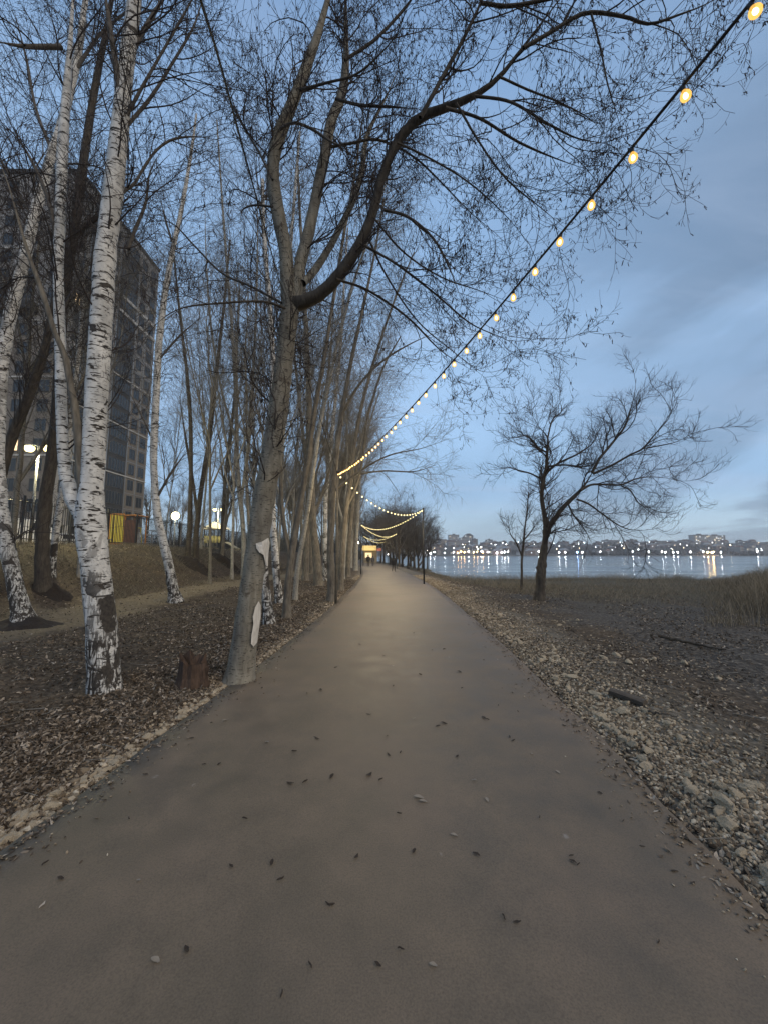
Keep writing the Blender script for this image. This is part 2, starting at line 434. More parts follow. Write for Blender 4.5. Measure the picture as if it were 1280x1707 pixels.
ys = axis([(-8, 10, .12, .12), (10, 40, .2, .6), (40, 160, 1, 4)])
K = 17
uu = np.linspace(0, 1, K)
PV = []
for y in ys:
    a = pl(y) + .030*vn(y*3.1, 0, 3)+.02*vn(y*11, 0, 4); b_ = pr(y) + .035*vn(y*2.7, 5, 6)+.02*vn(y*12, 5, 4)
    xs = a+(b_-a)*uu
    cr = .025*(1-(2*uu-1)**2)
    PV.append(np.stack([xs, np.full(K, y), pz(y)+cr+.004*vn(xs*1.3, np.full(K, y*1.3), 8)], -1))
PV = np.array(PV)
sk0 = PV[:, 0].copy(); sk0[:, 2] -= .09; sk1 = PV[:, -1].copy(); sk1[:, 2] -= .09
PV = np.concatenate([sk0[:, None], PV, sk1[:, None]], 1)
ni, nj = PV.shape[:2]; idx = np.arange(ni*nj).reshape(ni, nj)
q = np.stack([idx[:-1, :-1], idx[:-1, 1:], idx[1:, 1:], idx[1:, :-1]], -1).reshape(-1, 4)
part('path', np_mesh('path', PV.reshape(-1, 3), [q], PATH), kind='structure')
mb = MB(); mb.add([(-200, 30, WATER), (3000, 30, WATER), (3000, 900, WATER), (-200, 900, WATER)], [[(0, 1, 2, 3)]])
mb.build('water', WATERM, kind='structure')

# ------------------------------------------------------------------ growing trees
def catmull(P, n):
    P = np.asarray(P, float)
    if len(P) < 3:
        t = np.linspace(0, 1, n)[:, None]; return P[0]*(1-t)+P[-1]*t
    E = np.vstack([2*P[0]-P[1], P, 2*P[-1]-P[-2]])
    d = np.concatenate([[0], np.cumsum(np.linalg.norm(np.diff(P[:, :3], axis=0), axis=1))]); d /= d[-1]
    out = []
    for u in np.linspace(0, 1, n):
        i = min(np.searchsorted(d, u, side='right')-1, len(P)-2); i = max(i, 0)
        t = (u-d[i])/(d[i+1]-d[i]+1e-9)
        p0, p1, p2, p3 = E[i], E[i+1], E[i+2], E[i+3]
        out.append(.5*((2*p1)+(-p0+p2)*t+(2*p0-5*p1+4*p2-p3)*t*t+(-p0+3*p1-3*p2+p3)*t**3))
    return np.array(out)
def unit(v): return v/(np.linalg.norm(v, axis=-1, keepdims=True)+1e-9)
def sprout(P, R, n, r, tmin=.15, tmax=1., ang=(30, 60), ln=(.3, .7), K=8, up=.1, wig=.15, ratio=.6, rmin=.002, rmax=1, bias=None, curl=0., absl=False, tip=.35):
    Mn, KK, _ = P.shape
    seg = np.linalg.norm(np.diff(P, axis=1), axis=2).sum(1)
    pw = seg/seg.sum()
    pi = r.choice(Mn, n, p=pw)
    t = tmin+(tmax-tmin)*r.random(n)
    f = t*(KK-1); i = np.minimum(f.astype(int), KK-2); fr = (f-i)[:, None]
    p0 = P[pi, i]*(1-fr)+P[pi, i+1]*fr
    T = unit(P[pi, i+1]-P[pi, i])
    pr_ = R[pi, i]*(1-fr[:, 0])+R[pi, i+1]*fr[:, 0]
    Nn = unit(np.cross(T, r.normal(size=(n, 3))))
    if bias is not None: Nn = unit(Nn+np.asarray(bias)[None])
    a = np.radians(r.uniform(ang[0], ang[1], n))[:, None]
    d = unit(np.cos(a)*T+np.sin(a)*Nn)
    length = r.uniform(ln[0], ln[1], n)
    if not absl: length = length*seg[pi]*(1-.55*t)
    st = (length/(K-1))[:, None]
    Q = np.empty((n, K, 3)); Q[:, 0] = p0
    wv = r.normal(size=(n, 3))*wig
    for k in range(1, K):
        wv = wv*.6 + r.normal(size=(n, 3))*wig
        d = unit(d + wv + np.array([0, 0, up + curl*(k/K)])[None])
        Q[:, k] = Q[:, k-1]+d*st
    r0 = np.clip(pr_*ratio, rmin*1.2, rmax)
    r0 = np.minimum(r0, np.maximum(length*.022, rmin*1.2))
    tt = np.linspace(0, 1, K)[None]
    RR = np.maximum(r0[:, None]*(1-(1-tip)*tt), rmin)
    return Q, RR
def knobbly(V, amp, seed=0):
    return V
def limb_from_px(pts, D, dD=0., n=26, taper=False):
    """pts: (px, py, rpx[, D]); returns points & radii in metres"""
    out = []
    m = len(pts)
    for i, p in enumerate(pts):
        d = p[3] if len(p) > 3 else D + dD*i/(m-1)
        v, mpp = Pt(p[0], p[1], d); out.append([*v, p[2]*mpp])
    c = catmull(out, n); R = np.maximum(c[:, 3], .003)
    if taper: R = R*(1-.75*ss(.55, 1., np.linspace(0, 1, n)))
    return c[:, :3], R
def stack(limbs, K=26):
    return np.array([l[0] for l in limbs]), np.array([l[1] for l in limbs])
def rough_tube(P, R, S, seed, amp=.06):
    V, Q = tubes(P[None], R[None], S)
    K = len(P); W = V.reshape(K, S, 3)
    r = np.random.default_rng(seed)
    nz = r.normal(size=(K, S)); nz = (nz+np.roll(nz, 1, 1)+np.roll(nz, -1, 1))/2
    W = P[:, None]+(W-P[:, None])*(1+amp*nz[:, :, None])
    return W.reshape(-1, 3), Q
def flare(P, R, h=.35, k=.5):
    z = P[:, 2]-P[0, 2]; return R*(1+k*np.exp(-np.maximum(z, 0)/h))
def strands_part(name, groups, S, base, mat, parent, **t):
    V = []; Fq = []; o = 0
    for (P, R), s in zip(groups, S):
        v, q = tubes(P, R, s); V.append(v); Fq.append(q+o); o += len(v)
    me = np_mesh(name, np.concatenate(V)-np.asarray(base), [np.concatenate(Fq)], mat)
    return part(name, me, parent, **t)
def catkin_strands(tw, n, r, ln=(.028, .06), rad=.0048, t0=.3):
    P, R = tw; Mn, K, _ = P.shape
    pi = r.integers(0, Mn, n); f = (t0+(1-t0)*r.random(n))*(K-1); i = np.minimum(f.astype(int), K-2); fr = (f-i)[:, None]
    p0 = P[pi, i]*(1-fr)+P[pi, i+1]*fr
    l = r.uniform(ln[0], ln[1], n)[:, None]; d = unit(r.normal(size=(n, 3))*.35+[0, 0, -1])
    s = r.normal(size=(n, 3))*.004
    Q = np.stack([p0, p0+d*l*.3+s, p0+d*l*.7+s*1.6, p0+d*l], 1)
    RR = np.array([.35, 1., .9, .25])[None]*rad*r.uniform(.7, 1.25, n)[:, None]
    return Q, RR

def limb_tree(name, label, cat, trunk_px, limbs_px, D, mats, seed, spec, group=None, flare_k=.45, S=16, catk=0, extra=None, trunk_dD=0., rough=.05, flare_h=.3):
    """a tree whose trunk and main limbs follow given courses; spec: list of dicts for sprout levels"""
    r = np.random.default_rng(seed)
    tp, tr = limb_from_px(trunk_px, D, trunk_dD, 44)
    base = tp[0].copy(); gz = float(H(base[0], base[1])); base[2] = gz
    tp[0, 2] = min(tp[0, 2], gz-.05)
    tr = flare(tp, tr, flare_h, flare_k)
    root = empty(name, base); tag(root, label, cat, group)
    V, Q = rough_tube(tp, tr, S, seed, rough)
    part('trunk', np_mesh('trunk', V-base, [Q], mats[0]), root)
    lim = []
    for lp in limbs_px:
        m_ = mats[1]; opt = {}
        if isinstance(lp, tuple): lp, opt = lp
        P, R = limb_from_px(lp, opt.get('D', D+trunk_dD), opt.get('dD', 0.), 26, True)
        V, Q = rough_tube(P, R, 10, seed+len(lim), .04)
        part('limb', np_mesh('limb', V-base, [Q], opt.get('mat', m_)), root)
        lim.append((P, R))
    idx = np.linspace(14, 43, 26).astype(int)
    allp = [(tp[idx], tr[idx])]+lim
    P0, R0 = np.array([a[0] for a in allp]), np.array([a[1] for a in allp])
    levels = grow(P0, R0, r, spec)
    strands_part('branches', levels[:-1], [6, 4, 3][:len(levels)-1] if len(levels) > 2 else [5], base, mats[2], root) if len(levels) > 1 else None
    strands_part('twigs', levels[-1:], [3], base, mats[2], root)
    if catk:
        cs = catkin_strands(levels[-1], catk, r)
        strands_part('catkins', [cs], [4], base, CATK, root)
    return root
def grow(P0, R0, r, spec):
    lv = []; P, R = P0, R0
    for s in spec:
        s = dict(s); n = s.pop('n'); mixp = s.pop('mix', False)
        Q, RR = sprout(P, R, n, r, **s)
        lv.append((Q, RR)); P, R = Q, RR
    return lv

def auto_tree(name, label, cat, base, height, r0, lean, mats, seed, spec, group=None, n_fork=2, S=9, fork_t=.3, spread=.25, rough=.05, catk=0, wob=.012, forks_len=.8, parts=True):
    r = np.random.default_rng(seed); base = np.asarray(base, float)
    K = 26; t = np.linspace(0, 1, K)
    lean = np.asarray([lean[0], lean[1]], float)
    P = np.zeros((K, 3)); wx = np.cumsum(r.normal(size=(K, 2))*wob*height*.3, axis=0)
    P[:, :2] = t[:, None]**1.2*lean[None] + wx*t[:, None]**.7; P[:, 2] = t*height - .08
    R = r0*(1-.88*t**.9)+.006
    R = flare(P, R, .35, .4)
    root = empty(name, base); tag(root, label, cat, group)
    V, Q = rough_tube(P, R, S, seed, rough); Vs = [V]; Qs = [Q]; o = len(V)
    pp = [(P, R)]
    for k in range(n_fork):
        tt = r.uniform(fork_t, fork_t+.35); i = int(tt*(K-1)); L_ = height*(1-tt)*forks_len*r.uniform(.8, 1.1)
        a = r.uniform(0, 2*math.pi); s = r.uniform(.6, 1.2)*spread
        d = unit(np.array([math.cos(a)*s*2, math.sin(a)*s*2, 1.]))
        p = P[i].copy(); pts = [p.copy()]
        for q_ in range(K-1):
            d = unit(d+np.array([0, 0, .035])+r.normal(size=3)*.03); p = p+d*L_/(K-1); pts.append(p.copy())
        PF = np.array(pts); RF = R[i]*.72*(1-.85*t)+.005
        V, Q = rough_tube(PF, RF, S, seed+k+1, rough); Vs.append(V); Qs.append(Q+o); o += len(V); pp.append((PF, RF))
    part('trunk', np_mesh('trunk', np.concatenate(Vs), [np.concatenate(Qs)], mats[0]), root)
    P0 = np.array([a[0][5:] if i == 0 else a[0] for i, a in enumerate([(x[0], 0) for x in pp])], dtype=object) if False else None
    idx0 = np.linspace(int(.22*K), K-1, K).astype(int)
    PA = np.array([pp[0][0][idx0]]+[x[0] for x in pp[1:]]); RA = np.array([pp[0][1][idx0]]+[x[1] for x in pp[1:]])
    lv = grow(PA, RA, r, spec)
    if catk: lv.append(catkin_strands(lv[-1], catk, r, (.04, .07), .006))
    strands_part('crown', lv, [4, 3, 3, 3][:len(lv)], (0, 0, 0), mats[1], root)
    return root

# ---- main aspen leaning over the path
ab, aD = ground(400, 1138)
ASP = [([(485, 515, 14), (479, 465, 12), (477, 420, 11), (466, 365, 11), (457, 315, 11), (456, 270, 10), (468, 220, 10), (485, 178, 9), (505, 128, 8.5), (527, 68, 8), (545, 5, 7), (562, -60, 6), (575, -130, 5)], dict(dD=-.5, mat=ASPEN)),
       ([(492, 515, 10), (500, 445, 10), (512, 400, 9.5), (525, 340, 9), (540, 268, 9), (553, 200, 8), (570, 160, 8), (577, 100, 7), (576, 30, 6), (578, -60, 5)], dict(dD=.5, mat=ASPEN)),
       ([(505, 472, 6), (522, 455, 6), (548, 415, 5.5), (572, 370, 5), (594, 322, 5), (605, 275, 4.5), (612, 225, 4), (640, 170, 3), (665, 110, 2)], dict(dD=1.2, mat=ASPEN)),
       ([(484, 508, 13), (505, 505, 11), (535, 490, 10), (566, 458, 9.5), (597, 412, 9), (620, 360, 8), (638, 290, 7.5), (665, 232, 7.5), (700, 196, 7.5), (742, 180, 7), (790, 160, 6.5), (832, 128, 6), (870, 80, 5.5), (902, 38, 4.5), (935, -5, 4)], dict(dD=-.9)),
       ([(700, 196, 3.70), (735, 132, 3.33), (768, 72, 2.96), (800, 5, 2.96), (820, -60, 2.22)], dict(D=4.2, dD=-.3)),
       ([(640, 350, 2.37), (680, 362, 2.22), (722, 398, 2.00), (750, 450, 1.63), (770, 505, 1.18)], dict(D=4.5, dD=-.2)),
       ([(742, 180, 2.96), (800, 198, 2.37), (860, 235, 1.92), (920, 262, 1.48), (985, 285, 1.04)], dict(D=4.1, dD=.3)),
       ([(872, 80, 2.96), (915, 55, 2.96), (975, 22, 2.96), (1040, 28, 2.59), (1080, 40, 2.22), (1130, 25, 1.85), (1185, 2, 1.48), (1240, -40, 1.11)], dict(D=3.9, dD=-.2)),
       ([(800, 5, 2.96), (850, 10, 2.96), (920, -3, 2.59), (1000, -20, 2.22)], dict(D=3.9)),
       ([(790, 160, 2.52), (850, 170, 2.22), (910, 205, 1.92), (960, 230, 1.48), (1010, 240, 1.04), (1038, 252, 0.74)], dict(D=4.0, dD=-.2)),
       ([(600, 405, 2.22), (660, 440, 1.92), (725, 490, 1.63), (785, 540, 1.26), (850, 570, 0.89), (878, 600, 0.74)], dict(D=4.7, dD=.5)),
       ([(560, 465, 2.22), (615, 485, 1.92), (680, 530, 1.63), (735, 585, 1.18), (790, 620, 0.81)], dict(D=4.8, dD=1.5)),
       ([(552, 245, 2.59), (590, 238, 2.22), (622, 232, 2.22), (655, 242, 1.85), (700, 270, 1.48), (760, 330, 1.18), (820, 390, 0.81)], dict(D=5.2, dD=.2)),
       ([(560, 165, 2.59), (600, 175, 2.37), (650, 178, 2.22), (700, 182, 1.78)], dict(D=5.1, dD=-.6)),
       ([(575, 100, 2.59), (620, 70, 2.37), (660, 30, 2.22), (690, -10, 1.85), (700, -60, 1.48)], dict(D=5.2)),
       ([(468, 215, 2.52), (490, 205, 2.22), (520, 215, 2.22), (560, 240, 1.78), (610, 250, 1.18)], dict(D=4.6, dD=-.5)),
       ([(500, 150, 2.22), (545, 138, 1.92), (600, 120, 1.63), (660, 60, 1.33), (690, 10, 1.04)], dict(D=4.4, dD=-.6)),
       ([(476, 514, 2.22), (440, 503, 1.92), (375, 505, 1.63), (300, 515, 1.33), (245, 552, 0.96)], dict(D=4.8, dD=-.8)),
       ([(470, 505, 2.22), (420, 478, 1.85), (370, 455, 1.63), (325, 410, 1.48), (285, 371, 1.33), (243, 373, 0.96), (234, 400, 0.67)], dict(D=4.8, dD=.8)),
       ([(455, 300, 1.92), (430, 250, 1.70), (400, 200, 1.48), (372, 140, 1.33)], dict(D=4.8, dD=.6)),
       ([(662, 238, 1.78), (712, 262, 1.55), (775, 300, 1.26), (835, 352, 0.96), (885, 410, 0.67)], dict(D=4.4, dD=.3)),
       ([(760, 172, 1.92), (800, 240, 1.63), (845, 300, 1.33), (905, 350, 0.96), (955, 392, 0.67)], dict(D=4.1, dD=.4)),
       ([(622, 362, 1.78), (672, 420, 1.48), (735, 462, 1.18), (800, 485, 0.89), (860, 508, 0.67)], dict(D=4.6, dD=1.0)),
       ([(985, 24, 1.78), (1000, 80, 1.48), (1012, 140, 1.18), (1030, 200, 0.74), (1042, 240, 0.59)], dict(D=3.8, dD=.1)),
       ([(832, 128, 1.92), (880, 150, 1.63), (930, 170, 1.26), (985, 200, 0.89), (1010, 235, 0.67)], dict(D=3.9, dD=.5)),
       ([(610, 390, 1.63), (650, 470, 1.41), (700, 540, 1.11), (760, 590, 0.81), (820, 640, 0.59)], dict(D=5.0, dD=1.6)),
       ([(455, 345, 1.78), (425, 342, 1.48), (405, 350, 1.48), (402, 368, 1.11)], dict(D=4.6, dD=.1)),
       ]
asp = limb_tree('aspen_tree', 'grey trunked tree leaning beside the path edge, low forking with pale bark wounds and catkins', 'tree',
    [(400, 1142, 21), (406, 1085, 20), (414, 1020, 19), (424, 950, 18), (432, 890, 18), (441, 830, 18), (452, 770, 17.5), (462, 700, 16.5), (470, 640, 15), (478, 570, 14), (485, 515, 15), (489, 490, 8)],
    ASP, aD, (ASPEN, DARK, TWIG), 11,
    [dict(n=330, tmin=.12, ang=(25, 65), ln=(.5, 1.35), absl=True, K=9, up=.03, wig=.16, ratio=.45, rmin=.0032, rmax=.011, bias=(.55, 0, -.05)),
     dict(n=2700, tmin=.15, ang=(25, 60), ln=(.28, .75), absl=True, K=7, up=.03, wig=.17, ratio=.6, rmin=.0021, curl=.12),
     dict(n=11500, tmin=.15, ang=(25, 65), ln=(.07, .26), absl=True, K=5, up=.03, wig=.14, ratio=.8, rmin=.0016, curl=.25)], catk=13000, rough=.045, flare_k=.5, flare_h=.16)
# torn bark: pale wood plates set just proud of the trunk
def wound(poly, D_, name, label):
    P2 = []
    for (x, y) in poly:
        P2.append(Pt(x, y, D_)[0])
    P2 = np.array(P2); c = P2.mean(0)
    n = len(P2); r = np.random.default_rng(5)
    tb = [(400, 1142, 21), (406, 1085, 20), (414, 1020, 19), (424, 950, 18), (432, 890, 18), (441, 830, 18)]
    def wrap(px, py):
        ys_ = [q[1] for q in tb][::-1]; cx = np.interp(py, ys_, [q[0] for q in tb][::-1]); rr = np.interp(py, ys_, [q[2] for q in tb][::-1])+.6
        u = np.clip((px-cx)/rr, -.97, .97); mpp = Pt(px, py, aD)[1]
        p = Pt(px, py, aD-math.sqrt(1-u*u)*rr*mpp-.008)[0]; return p
    ring = [wrap(*q) for q in poly]; cx = np.mean([q[0] for q in poly]); cy = np.mean([q[1] for q in poly])
    mid = [wrap(cx+(q[0]-cx)*.55, cy+(q[1]-cy)*.55) for q in poly]; cen = wrap(cx, cy)
    back = [p+np.array([0, .03, 0]) for p in ring]
    V = np.array(ring+mid+[cen]+back)-np.array(asp.location)
    q4 = [(i, (i+1) % n, n+(i+1) % n, n+i) for i in range(n)]+[(2*n+1+i, 2*n+1+(i+1) % n, (i+1) % n, i) for i in range(n)]
    t3 = [(n+i, n+(i+1) % n, 2*n) for i in range(n)]
    m_ = simple('bare_wood', (.62, .60, .56), (.40, .38, .34), 14, .7, .4, st=(3, 3, .6))
    part(name, np_mesh(name, V, [q4, t3], m_, False), asp, label=label)
wound([(427, 906), (437, 903), (447, 897), (449, 905), (447, 922), (446, 944), (443, 941), (440, 925), (433, 921), (428, 914)], aD, 'bark_wound', 'pale triangular bark wound high on the trunk')
wound([(431, 1003), (434, 1010), (434, 1030), (431, 1050), (428, 1072), (423, 1078), (419, 1073), (420, 1058), (423, 1040), (422, 1028), (426, 1012)], aD, 'bark_wound', 'long pale bark wound low on the trunk')

TW = lambda n1, n2, n3, s=1.: [dict(n=n1, tmin=.1, ang=(25, 55), ln=(.6*s, 1.7*s), absl=True, K=9, up=.03, wig=.10, ratio=.45, rmin=.0035, rmax=.011),
      dict(n=n2, tmin=.2, ang=(25, 60), ln=(.3*s, .8*s), absl=True, K=7, up=-.02, wig=.12, ratio=.6, rmin=.0028, curl=-.05),
      dict(n=n3, tmin=.2, ang=(20, 55), ln=(.1*s, .35*s), absl=True, K=5, up=-.04, wig=.10, ratio=.8, rmin=.0022, curl=-.1)]
# ---- near birch with several stems
bb, bD = ground(175, 1150)
limb_tree('birch_tree', 'white birch dividing into several stems above a black fissured foot, nearest the camera', 'tree',
    [(177, 1152, 23), (172, 1090, 22), (170, 1040, 22), (164, 985, 21), (158, 930, 21), (153, 890, 22), (151, 858, 22), (153, 820, 17), (156, 770, 16.5), (159, 700, 16.5), (164, 620, 16.5), (168, 560, 16), (172, 500, 15.5), (176, 430, 15.5), (183, 370, 14.5), (190, 310, 14.5), (198, 240, 13.5), (204, 180, 12.5), (211, 110, 11.5), (220, 40, 10.5), (228, -40, 9.5), (234, -120, 8)],
    [([(142, 868, 12), (128, 845, 12), (115, 815, 10), (107, 770, 8.5), (104, 700, 8), (102, 620, 7.8), (100, 540, 7.6), (98, 460, 7.4), (100, 380, 7.4), (103, 310, 8), (106, 230, 8), (112, 150, 7.5), (117, 80, 7), (122, 0, 6), (126, -80, 5)], dict(dD=.35, mat=BIRCH)),
     ([(143, 845, 8), (137, 790, 8), (133, 735, 7), (126, 680, 5.5), (118, 640, 5), (108, 590, 4.5), (92, 555, 4), (72, 490, 4), (50, 430, 3.7), (32, 370, 3.5), (12, 300, 3.3), (-4, 265, 3)], dict(dD=-.3, mat=BROWN)),
     ([(196, 335, 2.8), (205, 322, 2.5), (225, 305, 2.2), (240, 280, 2), (262, 250, 1.8), (290, 232, 2.2), (330, 228, 1.8), (370, 235, 1)], dict(dD=.3)),
     ([(205, 190, 5), (198, 140, 5), (190, 85, 4.5), (180, 20, 4), (170, -50, 3)], dict(dD=-.3)),
     ([(212, 110, 4), (235, 60, 3.6), (262, 15, 3.2), (290, -30, 2.6)], dict(dD=.2)),
     ([(200, 215, 2.8), (235, 150, 2.4), (275, 80, 2), (315, 10, 2.6), (340, -40, 2)], dict(dD=-.2)),
     ([(212, 210, 3), (250, 165, 2.6), (285, 110, 2.2), (325, 40, 1.8), (345, -30, 1.5)], dict(dD=.5)),
     ([(100, 430, 3.5), (80, 330, 3), (40, 245, 2.6), (0, 200, 2)], dict(D=bD+.2, dD=-.2)),
     ([(215, 415, 3), (225, 385, 2.6), (243, 340, 2.2), (250, 290, 1.8), (270, 250, 1.4)], dict(D=bD+.3, dD=.2)),
     ([(104, 78, 4), (60, 78, 3.5), (30, 76, 3), (-10, 68, 3)], dict(D=bD+.2, dD=-.4)),
     ],
    bD, (BIRCH, TWIGM, TWIG), 21, TW(120, 800, 3200), catk=2200, flare_k=.15, S=20, rough=.04)
# ---- old birch on the left edge
b3, D3 = ground(42, 1042)
limb_tree('birch_tree', 'old birch at the left edge with black cracked bark, curving out of a dark mound', 'tree',
    [(41, 1046, 13.7), (33, 1005, 12.0), (23, 960, 10.8), (13, 910, 10.2), (5, 860, 9.7), (-1, 800, 9.1), (-3, 730, 9.1), (0, 660, 9.1), (5, 596, 8.5), (19, 520, 8.3), (37, 451, 8.0), (55, 375, 7.4), (70, 318, 6.9), (86, 262, 6.3), (108, 190, 5.7), (125, 120, 5.2), (138, 40, 4.6), (148, -40, 3.4)],
    [([(4, 650, 4.6), (-12, 560, 4.6), (-20, 470, 4.0), (-22, 380, 3.4), (-15, 280, 2.8)], dict(mat=BIRCH_OLD)),
     ([(60, 370, 2.8), (30, 320, 2.2), (0, 262, 2.0), (-20, 230, 1.7)], {}),
     ([(90, 260, 2.8), (60, 180, 2.2), (45, 100, 2.0), (25, 20, 1.7)], {}),
     ([(125, 120, 2.8), (165, 60, 2.2), (210, 20, 1.7), (250, -20, 1.2)], {}),
     ([(20, 905, 1.7), (40, 888, 1.5), (62, 880, 1.2)], {})],
    D3, (BIRCH_OLD, TWIGM, TWIG), 31, TW(220, 1200, 4200, 1.5), catk=1500, S=18, rough=.09, flare_k=.5, flare_h=.25)
# ---- dark trunks behind
b4, D4 = ground(74, 985)
limb_tree('dark_tree', 'dark brown trunk standing behind the old birch at the foot of the bank', 'tree',
    [(74, 988, 11), (71, 930, 10), (73, 870, 9.5), (80, 810, 9), (89, 750, 8.5), (95, 690, 8), (99, 620, 7.5), (103, 540, 8), (110, 470, 7.5), (122, 400, 7), (132, 330, 7), (140, 270, 6), (150, 200, 5.5), (160, 140, 5), (176, 60, 4), (190, -20, 3)],
    [([(125, 395, 5), (150, 372, 4), (185, 350, 3), (215, 330, 2)], {})],
    D4, (DARK, DARK, TWIG), 41, TW(160, 800, 2600, 1.8), S=12, catk=0)
b4b, D4b = ground(-12, 985)
limb_tree('dark_tree', 'dark trunk leaning right out from behind the old birch, below the twin lamp', 'tree',
    [(-14, 988, 9), (-12, 900, 8.5), (-4, 820, 8.5), (10, 760, 8), (27, 712, 7.5), (44, 672, 7), (58, 636, 6.5), (71, 598, 6), (84, 540, 5), (95, 470, 4), (100, 400, 3)],
    [], D4b, (DARK, DARK, TWIG), 43, TW(90, 500, 1600, 1.8), S=12)
b5, D5 = ground(88, 962)
limb_tree('birch_tree', 'slim pale birch stem leaning right behind the dark trunk by the fence', 'tree',
    [(86, 964, 5), (90, 920, 5), (97, 870, 5), (106, 810, 4.5), (113, 750, 4), (118, 690, 4), (128, 620, 3.5), (136, 540, 3), (140, 470, 2.5), (150, 390, 2)],
    [], D5, (BIRCH, TWIGM, TWIGM), 42, TW(60, 320, 1000, 1.8), S=8)
# ---- slender birch in the clearing
b6, D6 = ground(292, 1003)
limb_tree('birch_tree', 'slender white birch with a bent foot standing alone in the clearing', 'tree',
    [(294, 1006, 8.5), (290, 985, 8), (286, 960, 7.5), (277, 920, 7), (268, 885, 6.5), (262, 850, 6), (258, 800, 5.5), (257, 740, 5.5), (260, 680, 5.5), (263, 620, 5), (267, 560, 5), (274, 500, 4.5), (283, 445, 4.2), (292, 400, 3.8), (301, 360, 3.4), (310, 310, 3), (320, 250, 2.3), (328, 190, 1.5)],
    [([(291, 985, 2), (280, 975, 1.6), (277, 962, 1.2)], {}), ([(290, 410, 2), (278, 372, 1.6), (268, 330, 1.3)], {}), ([(265, 600, 1.8), (300, 560, 1.5), (335, 530, 1.2)], {}),
     ([(258, 740, 1.5), (240, 700, 1.3), (215, 650, 1)], {}), ([(262, 830, 2.2), (285, 790, 1.8), (312, 752, 1.4)], {})],
    D6, (BIRCH, TWIGM, TWIGM), 51, TW(110, 800, 2600, 1.9), S=12, flare_k=.6, flare_h=.15)
# ---- birches just behind the aspen
b7, D7 = ground(449, 1040)
limb_tree('birch_tree', 'white birch with its foot showing just right of the leaning aspen trunk', 'tree',
    [(450, 1042, 8), (446, 1010, 7.5), (441, 960, 7), (438, 900, 7), (440, 840, 6.5), (446, 770, 6), (452, 700, 5.5), (455, 620, 5), (452, 540, 4.5), (446, 460, 4), (440, 380, 3.5), (438, 300, 3)],
    [], D7, (BIRCH, TWIGM, TWIGM), 61, TW(70, 450, 1600, 1.4), S=12)
b8, D8 = ground(466, 1004)
limb_tree('birch_tree', 'thin birch with dark rings, standing second behind the leaning aspen', 'tree',
    [(467, 1006, 6), (463, 975, 6), (460, 940, 6), (457, 900, 5.5), (455, 860, 5), (456, 800, 4.5), (460, 740, 4.5), (466, 660, 4), (472, 580, 4), (478, 500, 3.5), (484, 420, 3), (492, 320, 2.5), (500, 220, 2)],
    [], D8, (BIRCH, TWIGM, TWIGM), 62, TW(70, 450, 1600, 1.6), S=12)
# ---- row of trunks along the path
def row(px, py, rpx, pts, label, seed, mats, limbs=(), tw=(80, 500, 1700), s=2., name='poplar_tree', cat='tree', D=None, S=12):
    if D is None: _, D = ground(px, py)
    q = .64
    pts = [(a, b, c*q) for a, b, c in [(px, py+3, rpx)]+pts]
    limbs = [([(p[0], p[1], p[2]*q) for p in l[0]], l[1]) for l in limbs]
    return limb_tree(name, label, cat, pts, limbs, D, mats, seed, TW(int(tw[0]*.6), int(tw[1]*.62), int(tw[2]*.75), s), S=S)
TM = (BROWN, TWIGM, TWIGG)
row(478, 1030, 10, [(480, 985, 9), (486, 930, 9), (494, 880, 8.5), (505, 820, 7), (515, 760, 6.5), (524, 690, 6), (540, 600, 5), (556, 500, 4.5), (572, 400, 4), (590, 300, 3), (604, 200, 2)],
    'brown tree forking low into two stems, first trunk beyond the birches', 71, (BROWN, BROWN, TWIGG),
    [([(486, 935, 7), (476, 890, 6), (470, 840, 5.5), (468, 780, 5), (466, 700, 4.5), (470, 600, 4), (482, 480, 3)], {})], (110, 700, 2400), 1.7)
row(492, 1000, 6, [(496, 950, 6), (505, 900, 6), (514, 850, 5.5), (522, 790, 5.5), (532, 720, 5), (548, 640, 4.5), (566, 560, 4), (590, 470, 3.5), (620, 380, 2.5), (645, 300, 1.5)],
    'pale grey curving trunk rising behind the low forked brown tree', 72, (PALE, PALE, TWIGG), (), (90, 600, 2200), 1.8)
row(532, 976, 11, [(528, 930, 10), (523, 880, 9.5), (520, 830, 9), (518, 770, 8.5), (516, 700, 7.5), (514, 620, 6.5), (510, 540, 5.5), (506, 450, 4.5), (500, 350, 3.5), (496, 260, 2.5)],
    'thick dark straight trunk standing left of the ringed birch', 73, (BROWN, BROWN, TWIGG), [([(518, 780, 5), (535, 700, 4.5), (548, 620, 4), (556, 520, 3)], {})], (110, 800, 2600), 2.2)
row(519, 955, 5, [(517, 900, 5), (514, 840, 5), (510, 770, 4.5), (502, 690, 4), (492, 600, 3.5), (482, 500, 3), (474, 400, 2)],
    'thin dark stem close behind the thick straight trunk', 74, (BROWN, BROWN, TWIGG), (), (60, 400, 1400), 2.4)
row(543, 968, 7, [(543, 930, 6.5), (542, 880, 6), (543, 830, 6), (548, 780, 5.5), (553, 730, 5), (558, 680, 4.5), (564, 620, 4), (570, 550, 3.6), (574, 470, 3), (580, 380, 2)],
    'white birch with heavy black rings between two brown trunks', 75, (BIRCH_OLD, TWIGM, TWIGG), (), (70, 600, 2000), 2.2, 'birch_tree')
